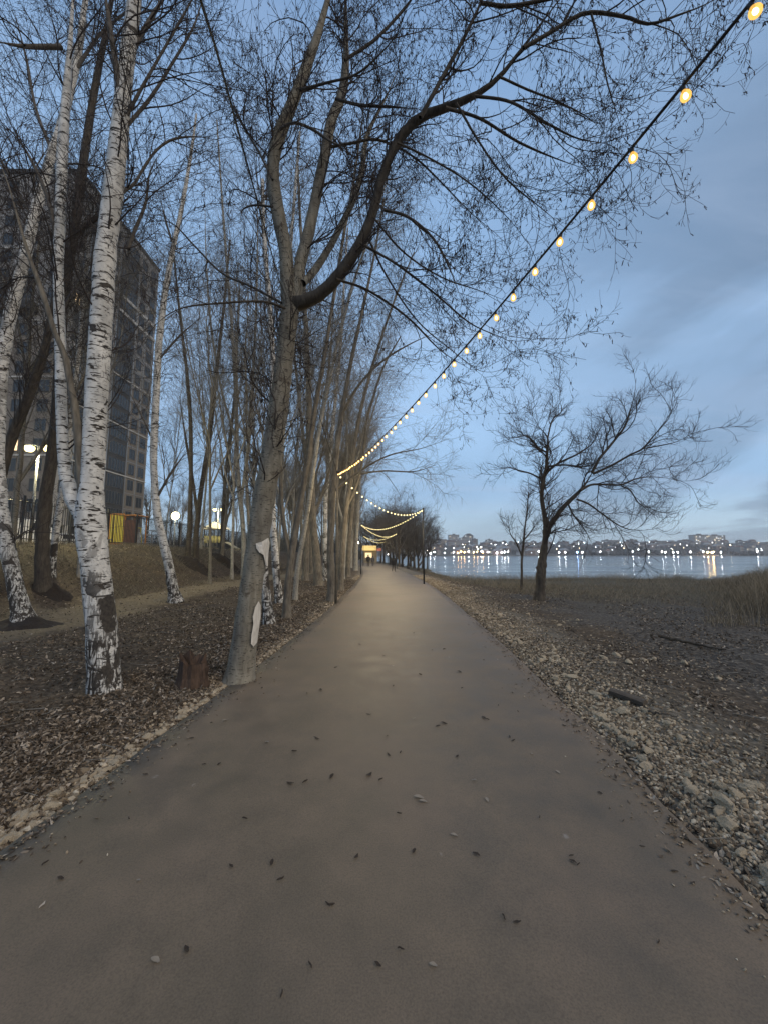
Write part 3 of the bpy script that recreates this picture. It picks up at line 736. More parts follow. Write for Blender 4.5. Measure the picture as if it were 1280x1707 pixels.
row(553, 1003, 10.5, [(552, 960, 9.5), (551, 910, 9), (553, 860, 8.5), (557, 800, 7.5), (563, 740, 7), (573, 670, 6), (588, 590, 5), (606, 510, 4), (625, 420, 3), (640, 330, 2)],
    'thick brown trunk at the path edge beside the first lamp string pole', 76, (BROWN, BROWN, TWIGG),
    [([(556, 820, 4), (580, 800, 3.2), (600, 786, 2.6), (625, 770, 2.2), (655, 757, 1.9), (700, 748, 1.6), (730, 738, 1.2), (748, 731, .9)], dict(dD=-1.)),
     ([(570, 690, 4), (600, 640, 3.4), (640, 600, 2.8), (690, 570, 2.2), (740, 550, 1.5)], dict(dD=-1.)),
     ([(600, 790, 2.2), (640, 785, 2), (690, 786, 1.6), (725, 776, 1), (730, 784, .6)], dict(D=12.6, dD=.3))], (150, 1200, 4200), 1.15)
row(568, 984, 7, [(570, 940, 7), (573, 890, 6.5), (577, 850, 6.5), (585, 800, 6), (590, 750, 5), (600, 690, 4.5), (618, 620, 4), (640, 550, 3.2), (665, 480, 2.4), (690, 420, 1.5)],
    'yellow lit forked tree leaning right just behind the first lamp string pole', 77, (BROWN, BROWN, TWIGG),
    [([(578, 845, 4), (592, 815, 3.5), (604, 770, 3), (612, 700, 2.6), (630, 640, 2)], {})], (150, 1300, 4400), 1.9)
row(580, 962, 6, [(581, 930, 6), (583, 890, 5.5), (588, 840, 5), (594, 790, 4.5), (604, 730, 4), (620, 670, 3.2), (640, 610, 2.5), (668, 560, 1.5)],
    'brown trunk behind the lit forked tree, close to the path', 78, (BROWN, BROWN, TWIGG), (), (110, 1100, 3600), 2.4)
row(593, 951, 5.5, [(594, 925, 5), (595, 890, 4.5), (597, 850, 4), (600, 800, 3.6), (606, 750, 3), (618, 700, 2.2), (632, 655, 1.5)],
    'pale grey trunk leaning over the path, last before the second left pole', 79, (PALE, PALE, TWIGG), (), (110, 1000, 3200), 3.)
# ---- trees on the bank
bank_list = [
    (313, 932, 6.5, [(316, 890, 6), (318, 840, 5.5), (319, 780, 5), (318, 700, 4.5), (312, 620, 4), (300, 520, 3), (290, 420, 2)], 'dark tree with two crossing stems on top of the bank, the left one', DARK),
    (327, 932, 7, [(328, 890, 6.5), (333, 840, 6), (340, 790, 5.5), (350, 730, 5), (358, 660, 4.5), (366, 580, 4), (376, 490, 3), (384, 400, 2)], 'dark tree on the bank leaning right, beside the flood light', DARK),
    (371, 925, 6, [(372, 880, 5.5), (374, 840, 5), (377, 790, 4.5), (384, 730, 4), (392, 660, 3.5), (396, 570, 3), (400, 480, 2)], 'dark tree on the bank in front of the playhouse', DARK),
    (407, 962, 7, [(407, 920, 6), (405, 870, 6), (400, 820, 6), (396, 770, 5.5), (395, 700, 5), (392, 620, 4.5), (386, 530, 4), (378, 430, 3.2), (370, 320, 2.5), (362, 200, 1.6)], 'grey fork stemmed tree just left of the leaning aspen', PALE)]
for i, (px, py, rp, pts, lab, mt) in enumerate(bank_list):
    lm = []
    if i == 3: lm = [([(402, 840, 4), (410, 780, 4), (418, 700, 4), (424, 600, 3.6), (428, 500, 3), (430, 380, 2.4), (428, 260, 1.6)], {}), ([(396, 740, 3.5), (370, 650, 3), (352, 540, 2.6), (344, 420, 2), (342, 300, 1.4)], {})]
    if i == 1: lm = [([(330, 860, 4), (322, 800, 3.6), (310, 730, 3), (300, 660, 2)], {})]
    row(px, py, rp, pts, lab, 90+i, (mt, mt, TWIGG), lm, (110, 900, 3000), 2.3)
# ---- upright pale poplars filling the wood behind
fill = [  # px, D, height, r, lean, label
    (352, 22, 19, .13, (-1.0, 0), 'tall pale poplar left of centre in the wood, its stems rising straight'),
    (334, 30, 22, .14, (.6, 0), 'tall thin poplar far back between the bank trees'),
    (388, 26, 23, .15, (-.8, 0), 'tall poplar with steep pale branches behind the fork stemmed tree'),
    (418, 19, 18, .13, (-1.2, 0), 'slim pale poplar partly hidden by the leaning aspen'),
    (436, 30, 25, .16, (-1., 0), 'very tall poplar straight behind the leaning aspen'),
    (462, 24, 21, .14, (.4, 0), 'pale upright poplar behind the ringed thin birch'),
    (500, 28, 23, .15, (.5, 0), 'tall poplar deep in the row behind the dark straight trunk'),
    (486, 38, 26, .16, (.0, 0), 'far tall poplar showing between the leaning aspen and the row'),
    (274, 34, 16, .10, (.8, 0), 'small bare poplar behind the slender lone birch'),
    (20, 12.5, 15, .13, (.3, 0), 'pale bare tree at the far left in front of the tower block'),
    (135, 15, 17, .12, (-.8, 0), 'bare tree standing behind the many stemmed birch'),
]
ups = lambda n1, n2, n3, h: [dict(n=n1, tmin=.12, ang=(14, 34), ln=(.10*h, .24*h), absl=True, K=10, up=.07, wig=.05, ratio=.55, rmin=.008, rmax=.05),
       dict(n=n2, tmin=.15, ang=(18, 42), ln=(.045*h, .11*h), absl=True, K=7, up=.05, wig=.08, ratio=.55, rmin=.0045),
       dict(n=n3, tmin=.15, ang=(18, 50), ln=(.3, .8), absl=True, K=5, up=.05, wig=.10, ratio=.7, rmin=.0035)]
for i, (px, D, h, r0, lean, lab) in enumerate(fill):
    p = Pt(px, 940, D)[0]; p[2] = float(H(p[0], p[1]))
    auto_tree('poplar_tree', lab, 'tree', p, h, r0*.62, lean, (PALE if i % 3 else ASPEN, TWIGG), 200+i, ups(60, 480, 1900, h), n_fork=3, spread=.2, fork_t=.15)

# ---- left wood receding along the path, and the willows past the first right pole
willow_spec = lambda h, q=1.: [dict(n=int(36*q), tmin=.05, ang=(25, 60), ln=(.25*h, .5*h), absl=True, K=9, up=.02, wig=.10, ratio=.6, rmin=.012, rmax=.06),
       dict(n=int(280*q), tmin=.2, ang=(20, 55), ln=(.10*h, .24*h), absl=True, K=7, up=.04, wig=.12, ratio=.6, rmin=.008),
       dict(n=int(1700*q), tmin=.2, ang=(20, 55), ln=(.5, 1.3), absl=True, K=5, up=.05, wig=.12, ratio=.7, rmin=.006)]
protos = []
for k in range(3):
    protos.append(auto_tree('bare_tree', None, 'tree', (0, 0, 0), 13, .17, (.6*(k-1), 0), ((BROWN, PALE, BROWN)[k], TWIGG), 300+k, ups(46, 420, 2000, 13), n_fork=3, spread=.25, fork_t=.2))
wp = []
for k in range(3):
    wp.append(auto_tree('willow_tree', None, 'tree', (0, 0, 0), 9, .18, (.5*(k-1), .2), (DARK, TWIGM), 330+k, willow_spec(9), n_fork=5, spread=.55, fork_t=.1))
def place(proto, first, loc, sc, rz, label, group):
    o = proto if first else copy_tree(proto)
    o.location = loc; o.scale = (sc, sc, sc); o.rotation_euler = (0, 0, rz)
    tag(o, label, 'tree', group); return o
used = set()
left_far = []
r = np.random.default_rng(17)
for i in range(34):
    D = 24 + 3.0*i*(1+.004*i) if i < 24 else 30+5.5*(i-24)
    x = pl(D) - r.uniform(.6, 3.5) if i < 24 else pl(D)-r.uniform(5, 11)
    left_far.append((x, D))
for i, (x, D) in enumerate(left_far):
    k = i % 3; z = float(H(x, D))
    place(protos[k], k not in used, (x, D, z), r.uniform(.8, 1.25), r.uniform(0, 6.28), 'bare tree in the dense row receding along the left side of the path', 'bare trees receding left of the path'); used.add(k)
used = set()
right_far = [(665, 62, 1.0), (680, 68, 1.15), (697, 66, 1.0), (690, 78, 1.3), (712, 72, .8), (655, 80, 1.3), (670, 88, 1.5), (640, 92, 1.4), (625, 100, 1.5), (650, 104, 1.6), (704, 84, 1.15), (684, 98, 1.4), (612, 112, 1.6), (635, 122, 1.7), (660, 120, 1.6)]
for i, (px, D, s) in enumerate(right_far):
    p = Pt(px, 935, D)[0]; p[2] = float(H(p[0], p[1])); p[2] = max(p[2], WATER+.05)
    k = i % 3
    place(wp[k], k not in used, tuple(p), s, r.uniform(0, 6.28), 'dark bushy willow in the clump where the path meets the lake', 'willows where the path meets the lake'); used.add(k)
# distant trees beyond the playground
dist = [(243, 85, 1.35), (300, 75, 1.0), (285, 110, 1.3), (330, 95, 1.1), (355, 110, 1.2), (318, 120, 1.3), (262, 120, 1.2), (395, 90, 1.1), (415, 100, 1.3), (430, 80, 1.2), (375, 80, .9), (445, 95, 1.4), (460, 70, 1.2), (480, 85, 1.4), (500, 75, 1.3), (520, 90, 1.5)]
for i, (px, D, s) in enumerate(dist):
    p = Pt(px, 915, D)[0]; p[2] = float(H(p[0], p[1]))
    place(protos[i % 3], False, tuple(p), s, r.uniform(0, 6.28), 'distant bare tree beyond the fenced playground', 'distant trees beyond the playground')

# ---- willow on the right by the lake
wb, wD = ground(898, 1000)
WS = [dict(n=140, tmin=.12, ang=(20, 55), ln=(.7, 1.8), absl=True, K=10, up=.05, wig=.12, ratio=.5, rmin=.007, rmax=.022),
      dict(n=1500, tmin=.12, ang=(20, 55), ln=(.3, .85), absl=True, K=7, up=.05, wig=.15, ratio=.55, rmin=.004, curl=.06),
      dict(n=7500, tmin=.1, ang=(20, 55), ln=(.12, .36), absl=True, K=5, up=.06, wig=.13, ratio=.7, rmin=.0025, curl=.15)]
limb_tree('willow_tree', 'dark spreading tree standing alone between path and lake, leaning right', 'tree',
    [(898, 1004, 9.03), (900, 975, 7.60), (901, 955, 8.07), (904, 930, 6.65), (908, 900, 4.68), (911, 882, 6.65), (909, 862, 3.60)],
    [([(910, 885, 3.96), (906, 855, 3.60), (902, 828, 3.31), (905, 800, 3.02), (910, 780, 2.88), (911, 755, 2.45), (912, 730, 2.02), (898, 712, 1.44), (885, 690, 1.01)], dict(dD=.4)),
     ([(910, 885, 3.96), (922, 868, 3.96), (936, 848, 3.74), (952, 832, 3.46), (966, 818, 3.17), (978, 802, 2.88), (988, 785, 2.59)], dict(dD=-.6)),
     ([(986, 788, 2.30), (998, 765, 2.16), (1012, 748, 2.02), (1028, 728, 1.87), (1040, 712, 1.66), (1048, 690, 1.30), (1056, 660, 1.01), (1060, 630, 0.72)], dict(D=wD-.6, dD=.3)),
     ([(988, 790, 2.02), (1020, 775, 1.73), (1050, 758, 1.58), (1070, 748, 1.44), (1090, 725, 1.08), (1115, 695, 0.79), (1125, 660, 0.58)], dict(D=wD-.6, dD=-.8)),
     ([(1070, 748, 1.15), (1098, 743, 1.01), (1122, 738, 0.79), (1142, 730, 0.58)], dict(D=wD-1.2, dD=-.4)),
     ([(966, 818, 2.4), (985, 808, 1.87), (1010, 808, 1.58), (1035, 808, 1.44), (1060, 798, 1.15), (1090, 795, 0.94), (1130, 800, 0.65)], dict(D=wD-.5, dD=.8)),
     ([(960, 832, 1.87), (980, 840, 1.58), (1005, 858, 1.30), (1035, 878, 1.01), (1062, 884, 0.72), (1090, 882, 0.50)], dict(D=wD-.4, dD=-.9)),
     ([(1035, 810, 1.30), (1050, 818, 1.08), (1065, 840, 0.86), (1085, 850, 0.65)], dict(D=wD, dD=.6)),
     ([(908, 790, 2.16), (925, 775, 1.87), (945, 765, 1.58), (965, 755, 1.30), (990, 735, 0.94), (1005, 700, 0.65)], dict(D=wD+.3, dD=.6)),
     ([(904, 800, 1.58), (885, 790, 1.30), (868, 785, 1.08), (850, 780, 0.72), (835, 770, 0.50)], dict(D=wD+.2, dD=.3)),
     ([(912, 755, 1.44), (895, 745, 1.15), (880, 728, 0.94), (862, 728, 0.72), (840, 735, 0.50)], dict(D=wD+.3, dD=-.5)),
     ([(912, 730, 1.44), (920, 700, 1.15), (935, 685, 0.86), (930, 660, 0.65)], dict(D=wD+.4, dD=.3)),
     ([(945, 838, 1.44), (955, 858, 1.22), (975, 885, 0.94), (985, 905, 0.72)], dict(D=wD-.3, dD=.6)),
     ([(908, 778, 1.58), (940, 775, 1.44), (975, 778, 1.15), (1000, 770, 0.79)], dict(D=wD+.3, dD=-.6))],
    wD, (DARK, DARK, TWIG), 401, WS, S=12, rough=.08, flare_k=.25)
sb, sD = ground(868, 984)
r_ = np.random.default_rng(410)
root = limb_tree('young_tree', 'thin bare sapling just left of the lone spreading tree by the lake', 'tree',
    [(868, 986, 2.2), (869, 960, 2), (869, 935, 1.9), (872, 905, 1.7), (874, 880, 1.4), (878, 850, 1.1), (880, 820, .8)],
    [([(870, 930, 1.3), (860, 905, 1.1), (850, 890, .9), (846, 868, .7)], {}), ([(873, 900, 1.2), (885, 885, 1), (895, 870, .7)], {})],
    sD, (DARK, DARK, TWIG), 410, [dict(n=70, tmin=.1, ang=(20, 50), ln=(.4, 1.0), absl=True, K=8, up=.06, wig=.1, ratio=.6, rmin=.005, rmax=.012),
      dict(n=800, tmin=.15, ang=(20, 50), ln=(.15, .5), absl=True, K=6, up=.06, wig=.12, ratio=.6, rmin=.003)], S=8)

# ------------------------------------------------------------------ string lights, poles, cable
# glowing glass globe with a hot filament inside
m, t, o = mk('lamp_glass'); g = G(t)
e = g.n('ShaderNodeEmission'); e.inputs[0].default_value = (1, .55, .12, 1); e.inputs[1].default_value = 1.35
tr = g.n('ShaderNodeBsdfTransparent'); tr.inputs[0].default_value = (1, .9, .7, 1)
mx = g.n('ShaderNodeMixShader'); mx.inputs[0].default_value = .55; g.l(tr.outputs[0], mx.inputs[1]); g.l(e.outputs[0], mx.inputs[2]); g.l(mx.outputs[0], o.inputs[0]); GLASSB = m
FIL = emit('hot_filament', (1, .74, .34), 16)
GLOW = emit('far_lamp_glow', (1, .80, .36), 3.4)
bulb_me = None
def bulb_meshes():
    b = MB(); prof = [(.004, -.118), (.018, -.116), (.028, -.105), (.033, -.088), (.031, -.070), (.022, -.050), (.014, -.036), (.013, -.030)]
    b.lathe(prof, 14); me = np_mesh('bulb', np.concatenate(b.V), [np.concatenate(b.F)], GLASSB)
    f = MB(); f.lathe([(.001, -.102), (.012, -.098), (.015, -.085), (.012, -.068), (.004, -.055), (.001, -.052)], 8); fm = np_mesh('filament', np.concatenate(f.V), [np.concatenate(f.F)], FIL)
    s = MB(); s.lathe([(.001, .006), (.016, .004), (.017, -.006), (.015, -.030), (.013, -.040), (.004, -.041)], 10); sm = np_mesh('lamp_socket', np.concatenate(s.V), [np.concatenate(s.F)], RUBBER)
    fb = MB(); fb.lathe([(.001, -.115), (.026, -.105), (.036, -.08), (.03, -.055), (.014, -.035)], 8); fbm_ = np_mesh('bulb', np.concatenate(fb.V), [np.concatenate(fb.F)], GLOW)
    return me, fm, sm, fbm_
BM, FM, SMh, FB = bulb_meshes()
poles = [((2.37, -.35), 4.35), None]
def polebase(px, py, D):
    p = Pt(px, py, D)[0]; return p
def pole_xy(px, D): p = Pt(px, 924, D)[0]; return p[0], D
LPs = []   # (x, y, top z)
LPs.append((2.0, -.35, 4.07))
for px, topy, D in [(563, 787, 13.0), (705, 848, 22.), (602, 874, 37.), (661, 889, 52.), (606, 893, 66.), (646, 901, 84.)]:
    tp = Pt(px, topy, D)[0]; LPs.append((tp[0], tp[1], tp[2]))
pole_labels = ['dark string light pole just right of the camera', 'slim string light pole beside the thick brown trunk at the left path edge', 'dark string light pole at the right path edge by the lake',
               'second string light pole on the left edge of the path, far along it', 'second string light pole on the right, beside the walker in black', 'third string light pole on the left, by the lit kiosk', 'third string light pole on the right, farthest of all']
for i, (x, y, zt) in enumerate(LPs):
    if i == 0: pass
    gz = float(H(x, y)); root = empty('light_pole', (x, y, gz)); tag(root, pole_labels[i], 'pole', 'poles carrying the string lights')
    h = zt-gz
    b = MB(); b.tube([(0, 0, -.1), (0, 0, h*.5), (0, 0, h)], [.045, .042, .038], 10); b.build('post', METAL if i not in (1,) else simple('weathered_post', (.16, .14, .11), (.09, .08, .06), 10, .8), root, True)
    b = MB(); b.lathe([(.001, h+.05), (.05, h+.04), (.052, h), (.045, h-.02)], 10); b.build('cap', METAL, root)
    b = MB(); b.tube([(-.06, 0, h-.06), (.06, 0, h-.06)], .012, 6); b.tube([(0, -.07, h-.1), (0, .07, h-.1)], .012, 6); b.build('hook_bracket', METAL, root)
    b = MB(); b.box(-.09, .09, -.09, .09, -.02, .015); b.build('foot_plate', METAL, root)
slabels = ['nearest string of warm bulbs sweeping from overhead right to the left pole', 'second string of bulbs, from the pole by the brown trunk to the right pole',
           'third string of bulbs, from the tall right pole back to the far left pole', 'fourth string of bulbs, crossing to the second right pole', 'fifth string of bulbs, crossing back to the left above the kiosk', 'last string of bulbs, the farthest and lowest in view']
for i in range(len(LPs)-1):
    A = np.array(LPs[i]); B = np.array(LPs[i+1]); A[2] -= .03; B[2] -= .03
    n = 48 if i == 0 else int(np.linalg.norm(B-A)/(.36+.05*i))
    n = min(n, 60); sag = .40 if i == 0 else .75
    tt = np.linspace(0, 1, n*2+1)
    P = A+(B-A)*tt[:, None]; P[:, 2] -= 4*sag*tt*(1-tt)
    P -= A
    root = empty('string_light', A); tag(root, slabels[i], 'string lights', 'strings of bulbs zigzagging over the path')
    b = MB(); b.tube(P, .0085 if i == 0 else .009, 6); b.build('cable', RUBBER, root, True)
    r = np.random.default_rng(i)
    for k in range(n):
        t_ = (k+(.28 if i == 0 else .5))/n; q = (B-A)*t_; q[2] -= 4*sag*t_*(1-t_)+.008
        if i < 1:
            o = part('lamp_socket', SMh, root); o.location = q; o.rotation_euler = (r.normal()*.12, r.normal()*.12, 0); o.scale = (.7, .7, .7)
            c = part('bulb', BM, o); c2 = part('filament', FM, o)
        else:
            o = part('bulb', FB, root); o.location = q+np.array([0, 0, .02]); s = (1., .72, .7, .75, .8, .85)[i]; o.scale = (s, s, s)
    for q_ in ((.55, .72, .9) if i == 0 else (.14, .38, .62, .86)):      # the light the bulbs give
        l = bpy.data.lights.new('bulb_light', 'POINT'); l.energy = 26 if i == 0 else 110; l.color = (1, .78, .45); l.shadow_soft_size = .8
        lo = bpy.data.objects.new('bulb_light', l); link(lo, root); p_ = (B-A)*q_; p_[2] -= 4*sag*q_*(1-q_)+.12; lo.location = p_
# bare cable from overhead left to the left pole
cp = [Pt(318, -60, 1.75)[0], Pt(336, 4, 1.95)[0], Pt(361, 82, 2.3)[0], Pt(420, 300, 4.2)[0], Pt(465, 464, 6.3)[0], Pt(482, 519, 7.3)[0], Pt(516, 640, 9.6)[0], np.array(LPs[1])-[0, 0, .05]]
cc = catmull(cp, 40); base = cc[0].copy()
b = MB(); b.tube(cc-base, np.linspace(.0095, .011, 40), 6)
tag(b.build('cable', RUBBER, None, True), 'bare black cable running from overhead left down to the left pole', 'cable').location = base

# ------------------------------------------------------------------ stones, grit, litter
def rock_mesh(seed, sub=2, flat=.6):
    bm = bmesh.new(); bmesh.ops.create_icosphere(bm, subdivisions=sub, radius=1)
    r = np.random.default_rng(seed); V = np.array([v.co for v in bm.verts]); Fs = np.array([[v.index for v in f.verts] for f in bm.faces]); bm.free()
    for _ in range(11):                                    # planes chop the ball into facets
        n = unit(r.normal(size=3)); d = r.uniform(.55, .85); dd = V@n; V = np.where((dd > d)[:, None], V-(dd-d)[:, None]*n, V)
    V *= 1+.05*r.normal(size=(len(V), 1)); V = V*np.array([1, r.uniform(.6, .9), flat*r.uniform(.8, 1.2)])
    return V, Fs
RK = [rock_mesh(500+k, 1) for k in range(8)]
RKB = [rock_mesh(520+k, 3) for k in range(8)]
def rot_batch(n, r, tilt=.4):
    a = r.uniform(0, 2*math.pi, n); b = r.normal(size=n)*tilt; c = r.normal(size=n)*tilt
    ca, sa, cb, sb_, cc_, sc = np.cos(a), np.sin(a), np.cos(b), np.sin(b), np.cos(c), np.sin(c)
    Rz = np.zeros((n, 3, 3)); Rz[:, 0, 0] = ca; Rz[:, 0, 1] = -sa; Rz[:, 1, 0] = sa; Rz[:, 1, 1] = ca; Rz[:, 2, 2] = 1
    Rx = np.zeros((n, 3, 3)); Rx[:, 0, 0] = 1; Rx[:, 1, 1] = cb; Rx[:, 1, 2] = -sb_; Rx[:, 2, 1] = sb_; Rx[:, 2, 2] = cb
    Ry = np.zeros((n, 3, 3)); Ry[:, 1, 1] = 1; Ry[:, 0, 0] = cc_; Ry[:, 0, 2] = sc; Ry[:, 2, 0] = -sc; Ry[:, 2, 2] = cc_
    return Rz@Rx@Ry
def SURF(x, y):
    l, r_ = pl(y), pr(y); u = (2*(x-l)/(r_-l)-1); ins = (x > l+.03) & (x < r_-.03)
    return np.where(ins, pz(y)+.025*(1-u*u)+.003, H(x, y))
def scatter(name, protos_, xy, size, mat, r, tilt=.4, sink=.25, smooth=False, lift=0., **t):
    V = []; Fq = []; o = 0; n = len(xy); which = r.integers(0, len(protos_), n); z = SURF(xy[:, 0], xy[:, 1])
    for k, (pv, pf) in enumerate(protos_):
        s = np.where(which == k)[0]
        if not len(s): continue
        R = rot_batch(len(s), r, tilt)
        W = np.einsum('nij,vj->nvi', R, pv)*size[s][:, None, None]
        W += np.stack([xy[s, 0], xy[s, 1], z[s]+size[s]*sink+lift], -1)[:, None]
        V.append(W.reshape(-1, 3)); Fq.append((pf[None]+(np.arange(len(s))*len(pv))[:, None, None]).reshape(-1, pf.shape[1])+o); o += len(s)*len(pv)
    by = {}
    for f in Fq: by.setdefault(f.shape[1], []).append(f)
    me = np_mesh(name, np.concatenate(V), [np.concatenate(v) for v in by.values()], mat, smooth)
    return part(name, me, kind='stuff')
r = np.random.default_rng(77)
# depth sampling dense near camera
def depth_s(n, a, b, r): return a*(b/a)**r.random(n)
# grit along the right edge
n = 26000; yy = depth_s(n, 1.1, 34, r); dd = np.abs(r.normal(size=n))*.44*(1+.45*fbm(yy*.8, yy*0, 3, 33)) + r.random(n)**2*.35
dd = np.where(r.random(n) < .16, r.random(n)*3.0, dd)
size = r.uniform(.007, .024, n)*(1+.035*yy)
gr_r = np.stack([pr(yy)+.01+dd, yy], -1)
n2_ = 7000; y2 = depth_s(n2_, 1.2, 34, r); d2 = np.abs(r.normal(size=n2_))*.16
gr_l = np.stack([pl(y2)-.015-d2, y2], -1); s2 = r.uniform(.006, .02, n2_)*(1+.035*y2)
y3 = depth_s(900, 1.9, 16, r); gr_e = np.stack([pl(y3)-.03-np.abs(r.normal(size=900))*.07, y3], -1); s3 = r.uniform(.018, .042, 900)*(1+.02*y3)
scatter('gravel', RK, np.concatenate([gr_r, gr_l, gr_e]), np.concatenate([size, s2, s3]), STONE, r, .5, .15)
# single stones
stone_me = [np_mesh('stone', v, [f], STONE, False) for v, f in RKB]
def stone(x, y, s, label, group, sink=.25):
    k = r.integers(0, 8); o = bpy.data.objects.new('stone', stone_me[k]); o.location = (x, y, float(H(x, y))+s*sink); o.scale = (s, s*r.uniform(.8, 1.1), s*r.uniform(.75, 1.1)); o.rotation_euler = (r.normal()*.3, r.normal()*.3, r.uniform(0, 6.28))
    link(o); tag(o, label, 'stone', group)
for k in range(160):
    y = 1.35*(13/1.35)**r.random(); d = .16+abs(r.normal())*.30
    if 2.2 < y < 4.6: d = .12+r.random()*.62
    s = r.uniform(.028, .058)*(1.+.03*y)
    if r.random() < .12: s *= 1.45
    stone(pr(y)+d, y, s, 'pale broken limestone lump in the gravel on the right path edge', 'limestone lumps on the right path edge')
for k in range(124):
    y = 1.9*(7.5/1.9)**r.random()**1.15; d = .04+abs(r.normal())*(.05+.05*(y < 3))
    s = r.uniform(.024, .062)*(1+.02*y)
    stone(pl(y)-d, y, s, 'pale rough stone bedded along the left path edge', 'stones bedded along the left path edge', .1)
for k in range(14):
    y = r.uniform(5.6, 7.5) if k < 8 else r.uniform(6, 12); x = pr(y)+r.uniform(1.2, 3.)
    stone(x, y, r.uniform(.05, .085), 'pale stone lying loose on the dark mud right of the gravel', 'loose stones on the dark mud')
# leaf litter
lv = np.array([(-1, 0, 0), (-.35, .42, .10), (-.35, -.42, .14), (.45, .34, .12), (.45, -.36, .06), (1.05, 0, .28), (0, 0, -.03)])
lf = np.array([(0, 2, 6), (0, 6, 1), (1, 6, 3), (6, 2, 4), (6, 4, 5), (6, 5, 3)])
lv2 = lv*np.array([1, 1.1, 2.2])+np.array([0, 0, .05]); lv3 = lv*np.array([1.2, .7, -1.2])
LEAFP = [(lv, lf), (lv2, lf), (lv3, lf)]
n = 90000; yy = depth_s(n, 1.2, 26, r); dl_ = r.random(n)**1.3*8.5
dl_ = np.where(r.random(n) < .35, np.abs(r.normal(size=n))*.9, dl_)
xx = pl(yy)-.02-dl_; keep = (fbm(xx*.9, yy*.9, 3, 71) > -.28+.5*r.random(n)-.25) & ~((-xx > 7) & (-xx < 10) & (r.random(n) < .8))
LXY = np.stack([xx[keep], yy[keep]], -1)
n = 46000; yy = depth_s(n, 1.1, 26, r); dr_ = r.random(n)**1.3*(5+.35*yy); RXY = np.stack([pr(yy)+.01+dr_, yy], -1); RXY = RXY[fbm(RXY[:, 0]*.9, RXY[:, 1]*.9, 3, 72) > -.2+.3*r.random(n)]
XY = np.concatenate([LXY, RXY]); sz = r.uniform(.010, .027, len(XY))*(1+.04*XY[:, 1])
scatter('leaf_litter', LEAFP, XY, sz, LITTER, r, .55, .25)
n = 3600; yy = depth_s(n, 1.15, 22, r); e_ = -r.exponential(.07, n)*(1+1.5*np.clip(fbm(yy*1.3, yy*0, 3, 35), 0, 1)); side = r.random(n) < .5
xx = np.where(side, pr(yy)+e_, pl(yy)-e_); sz = r.uniform(.008, .022, n)
lf_ = r.random(n) < .55
scatter('edge_litter', LEAFP, np.stack([xx, yy], -1)[lf_], sz[lf_]*1.1, LITTER, r, .3, .1); scatter('edge_grit', RK, np.stack([xx, yy], -1)[~lf_], sz[~lf_]*.5, STONE, r, .4, .2)
# twigs lying in the litter
n = 900; yy = depth_s(n, 1.5, 20, r); xx = np.where(r.random(n) < .7, pl(yy)-.1-r.random(n)*6, pr(yy)+.1+r.random(n)*4)
a = r.uniform(0, 6.28, n); l = r.uniform(.06, .35, n); z = H(xx, yy)+.015
c0 = np.stack([xx, yy, z], -1); dv = np.stack([np.cos(a)*l, np.sin(a)*l, r.normal(size=n)*.02], -1)
P = np.stack([c0, c0+dv*.5+r.normal(size=(n, 3))*.012, c0+dv], 1); V, Q = tubes(P, np.full((n, 3), 1.)*r.uniform(.0025, .006, n)[:, None]*np.array([1, .8, .4]), 4)
part('fallen_twigs', np_mesh('fallen_twigs', V, [Q], TWIGG), kind='stuff')
# leaves and catkins on the path, one by one
LEAFM = simple('dark_fallen_leaf', (.045, .032, .022), (.02, .015, .011), 60, .9, .2)
LEAFL = simple('pale_fallen_leaf', (.26, .23, .19), (.16, .14, .11), 60, .9, .2)
def leaf_mesh(seed, kind):
    q = np.random.default_rng(seed)
    if kind == 'leaf':
        K = 9; t_ = np.linspace(0, 1, K); wd = np.sin(t_*math.pi)**.7*.45*q.uniform(.7, 1.1); curl_ = q.uniform(.2, .6); V = []
        for i in range(K):
            for s in (-1, -.5, 0, .5, 1):
                V.append((t_[i]*2-1, s*wd[i]*(1+.15*q.normal()), .05+curl_*.5*(s*wd[i])**2*3+.12*math.sin(t_[i]*5+seed)+.25*max(0, t_[i]-.6)))
        f = [(i*5+j, i*5+j+1, (i+1)*5+j+1, (i+1)*5+j) for i in range(K-1) for j in range(4)]
        return np_mesh('leaf', np.array(V), [f], None, True)
    pts = [(-1, 0, .12), (-.4, .15+.2*q.normal(), .16), (.3, .1*q.normal(), .15), (1, .35*q.normal(), .12)]
    c = catmull(pts, 10); V, Q = tubes(c[None], (np.array([.06, .16, .2, .19, .2, .19, .17, .17, .13, .04]))[None], 6)
    return np_mesh('catkin', V, [Q], None, True)
lm = []
for k in range(5): me = leaf_mesh(k, 'leaf'); me.materials.append(LEAFM if k < 4 else LEAFL); lm.append(('fallen_leaf', me))
for k in range(4): me = leaf_mesh(20+k, 'catkin'); me.materials.append(LEAFM); lm.append(('fallen_catkin', me))
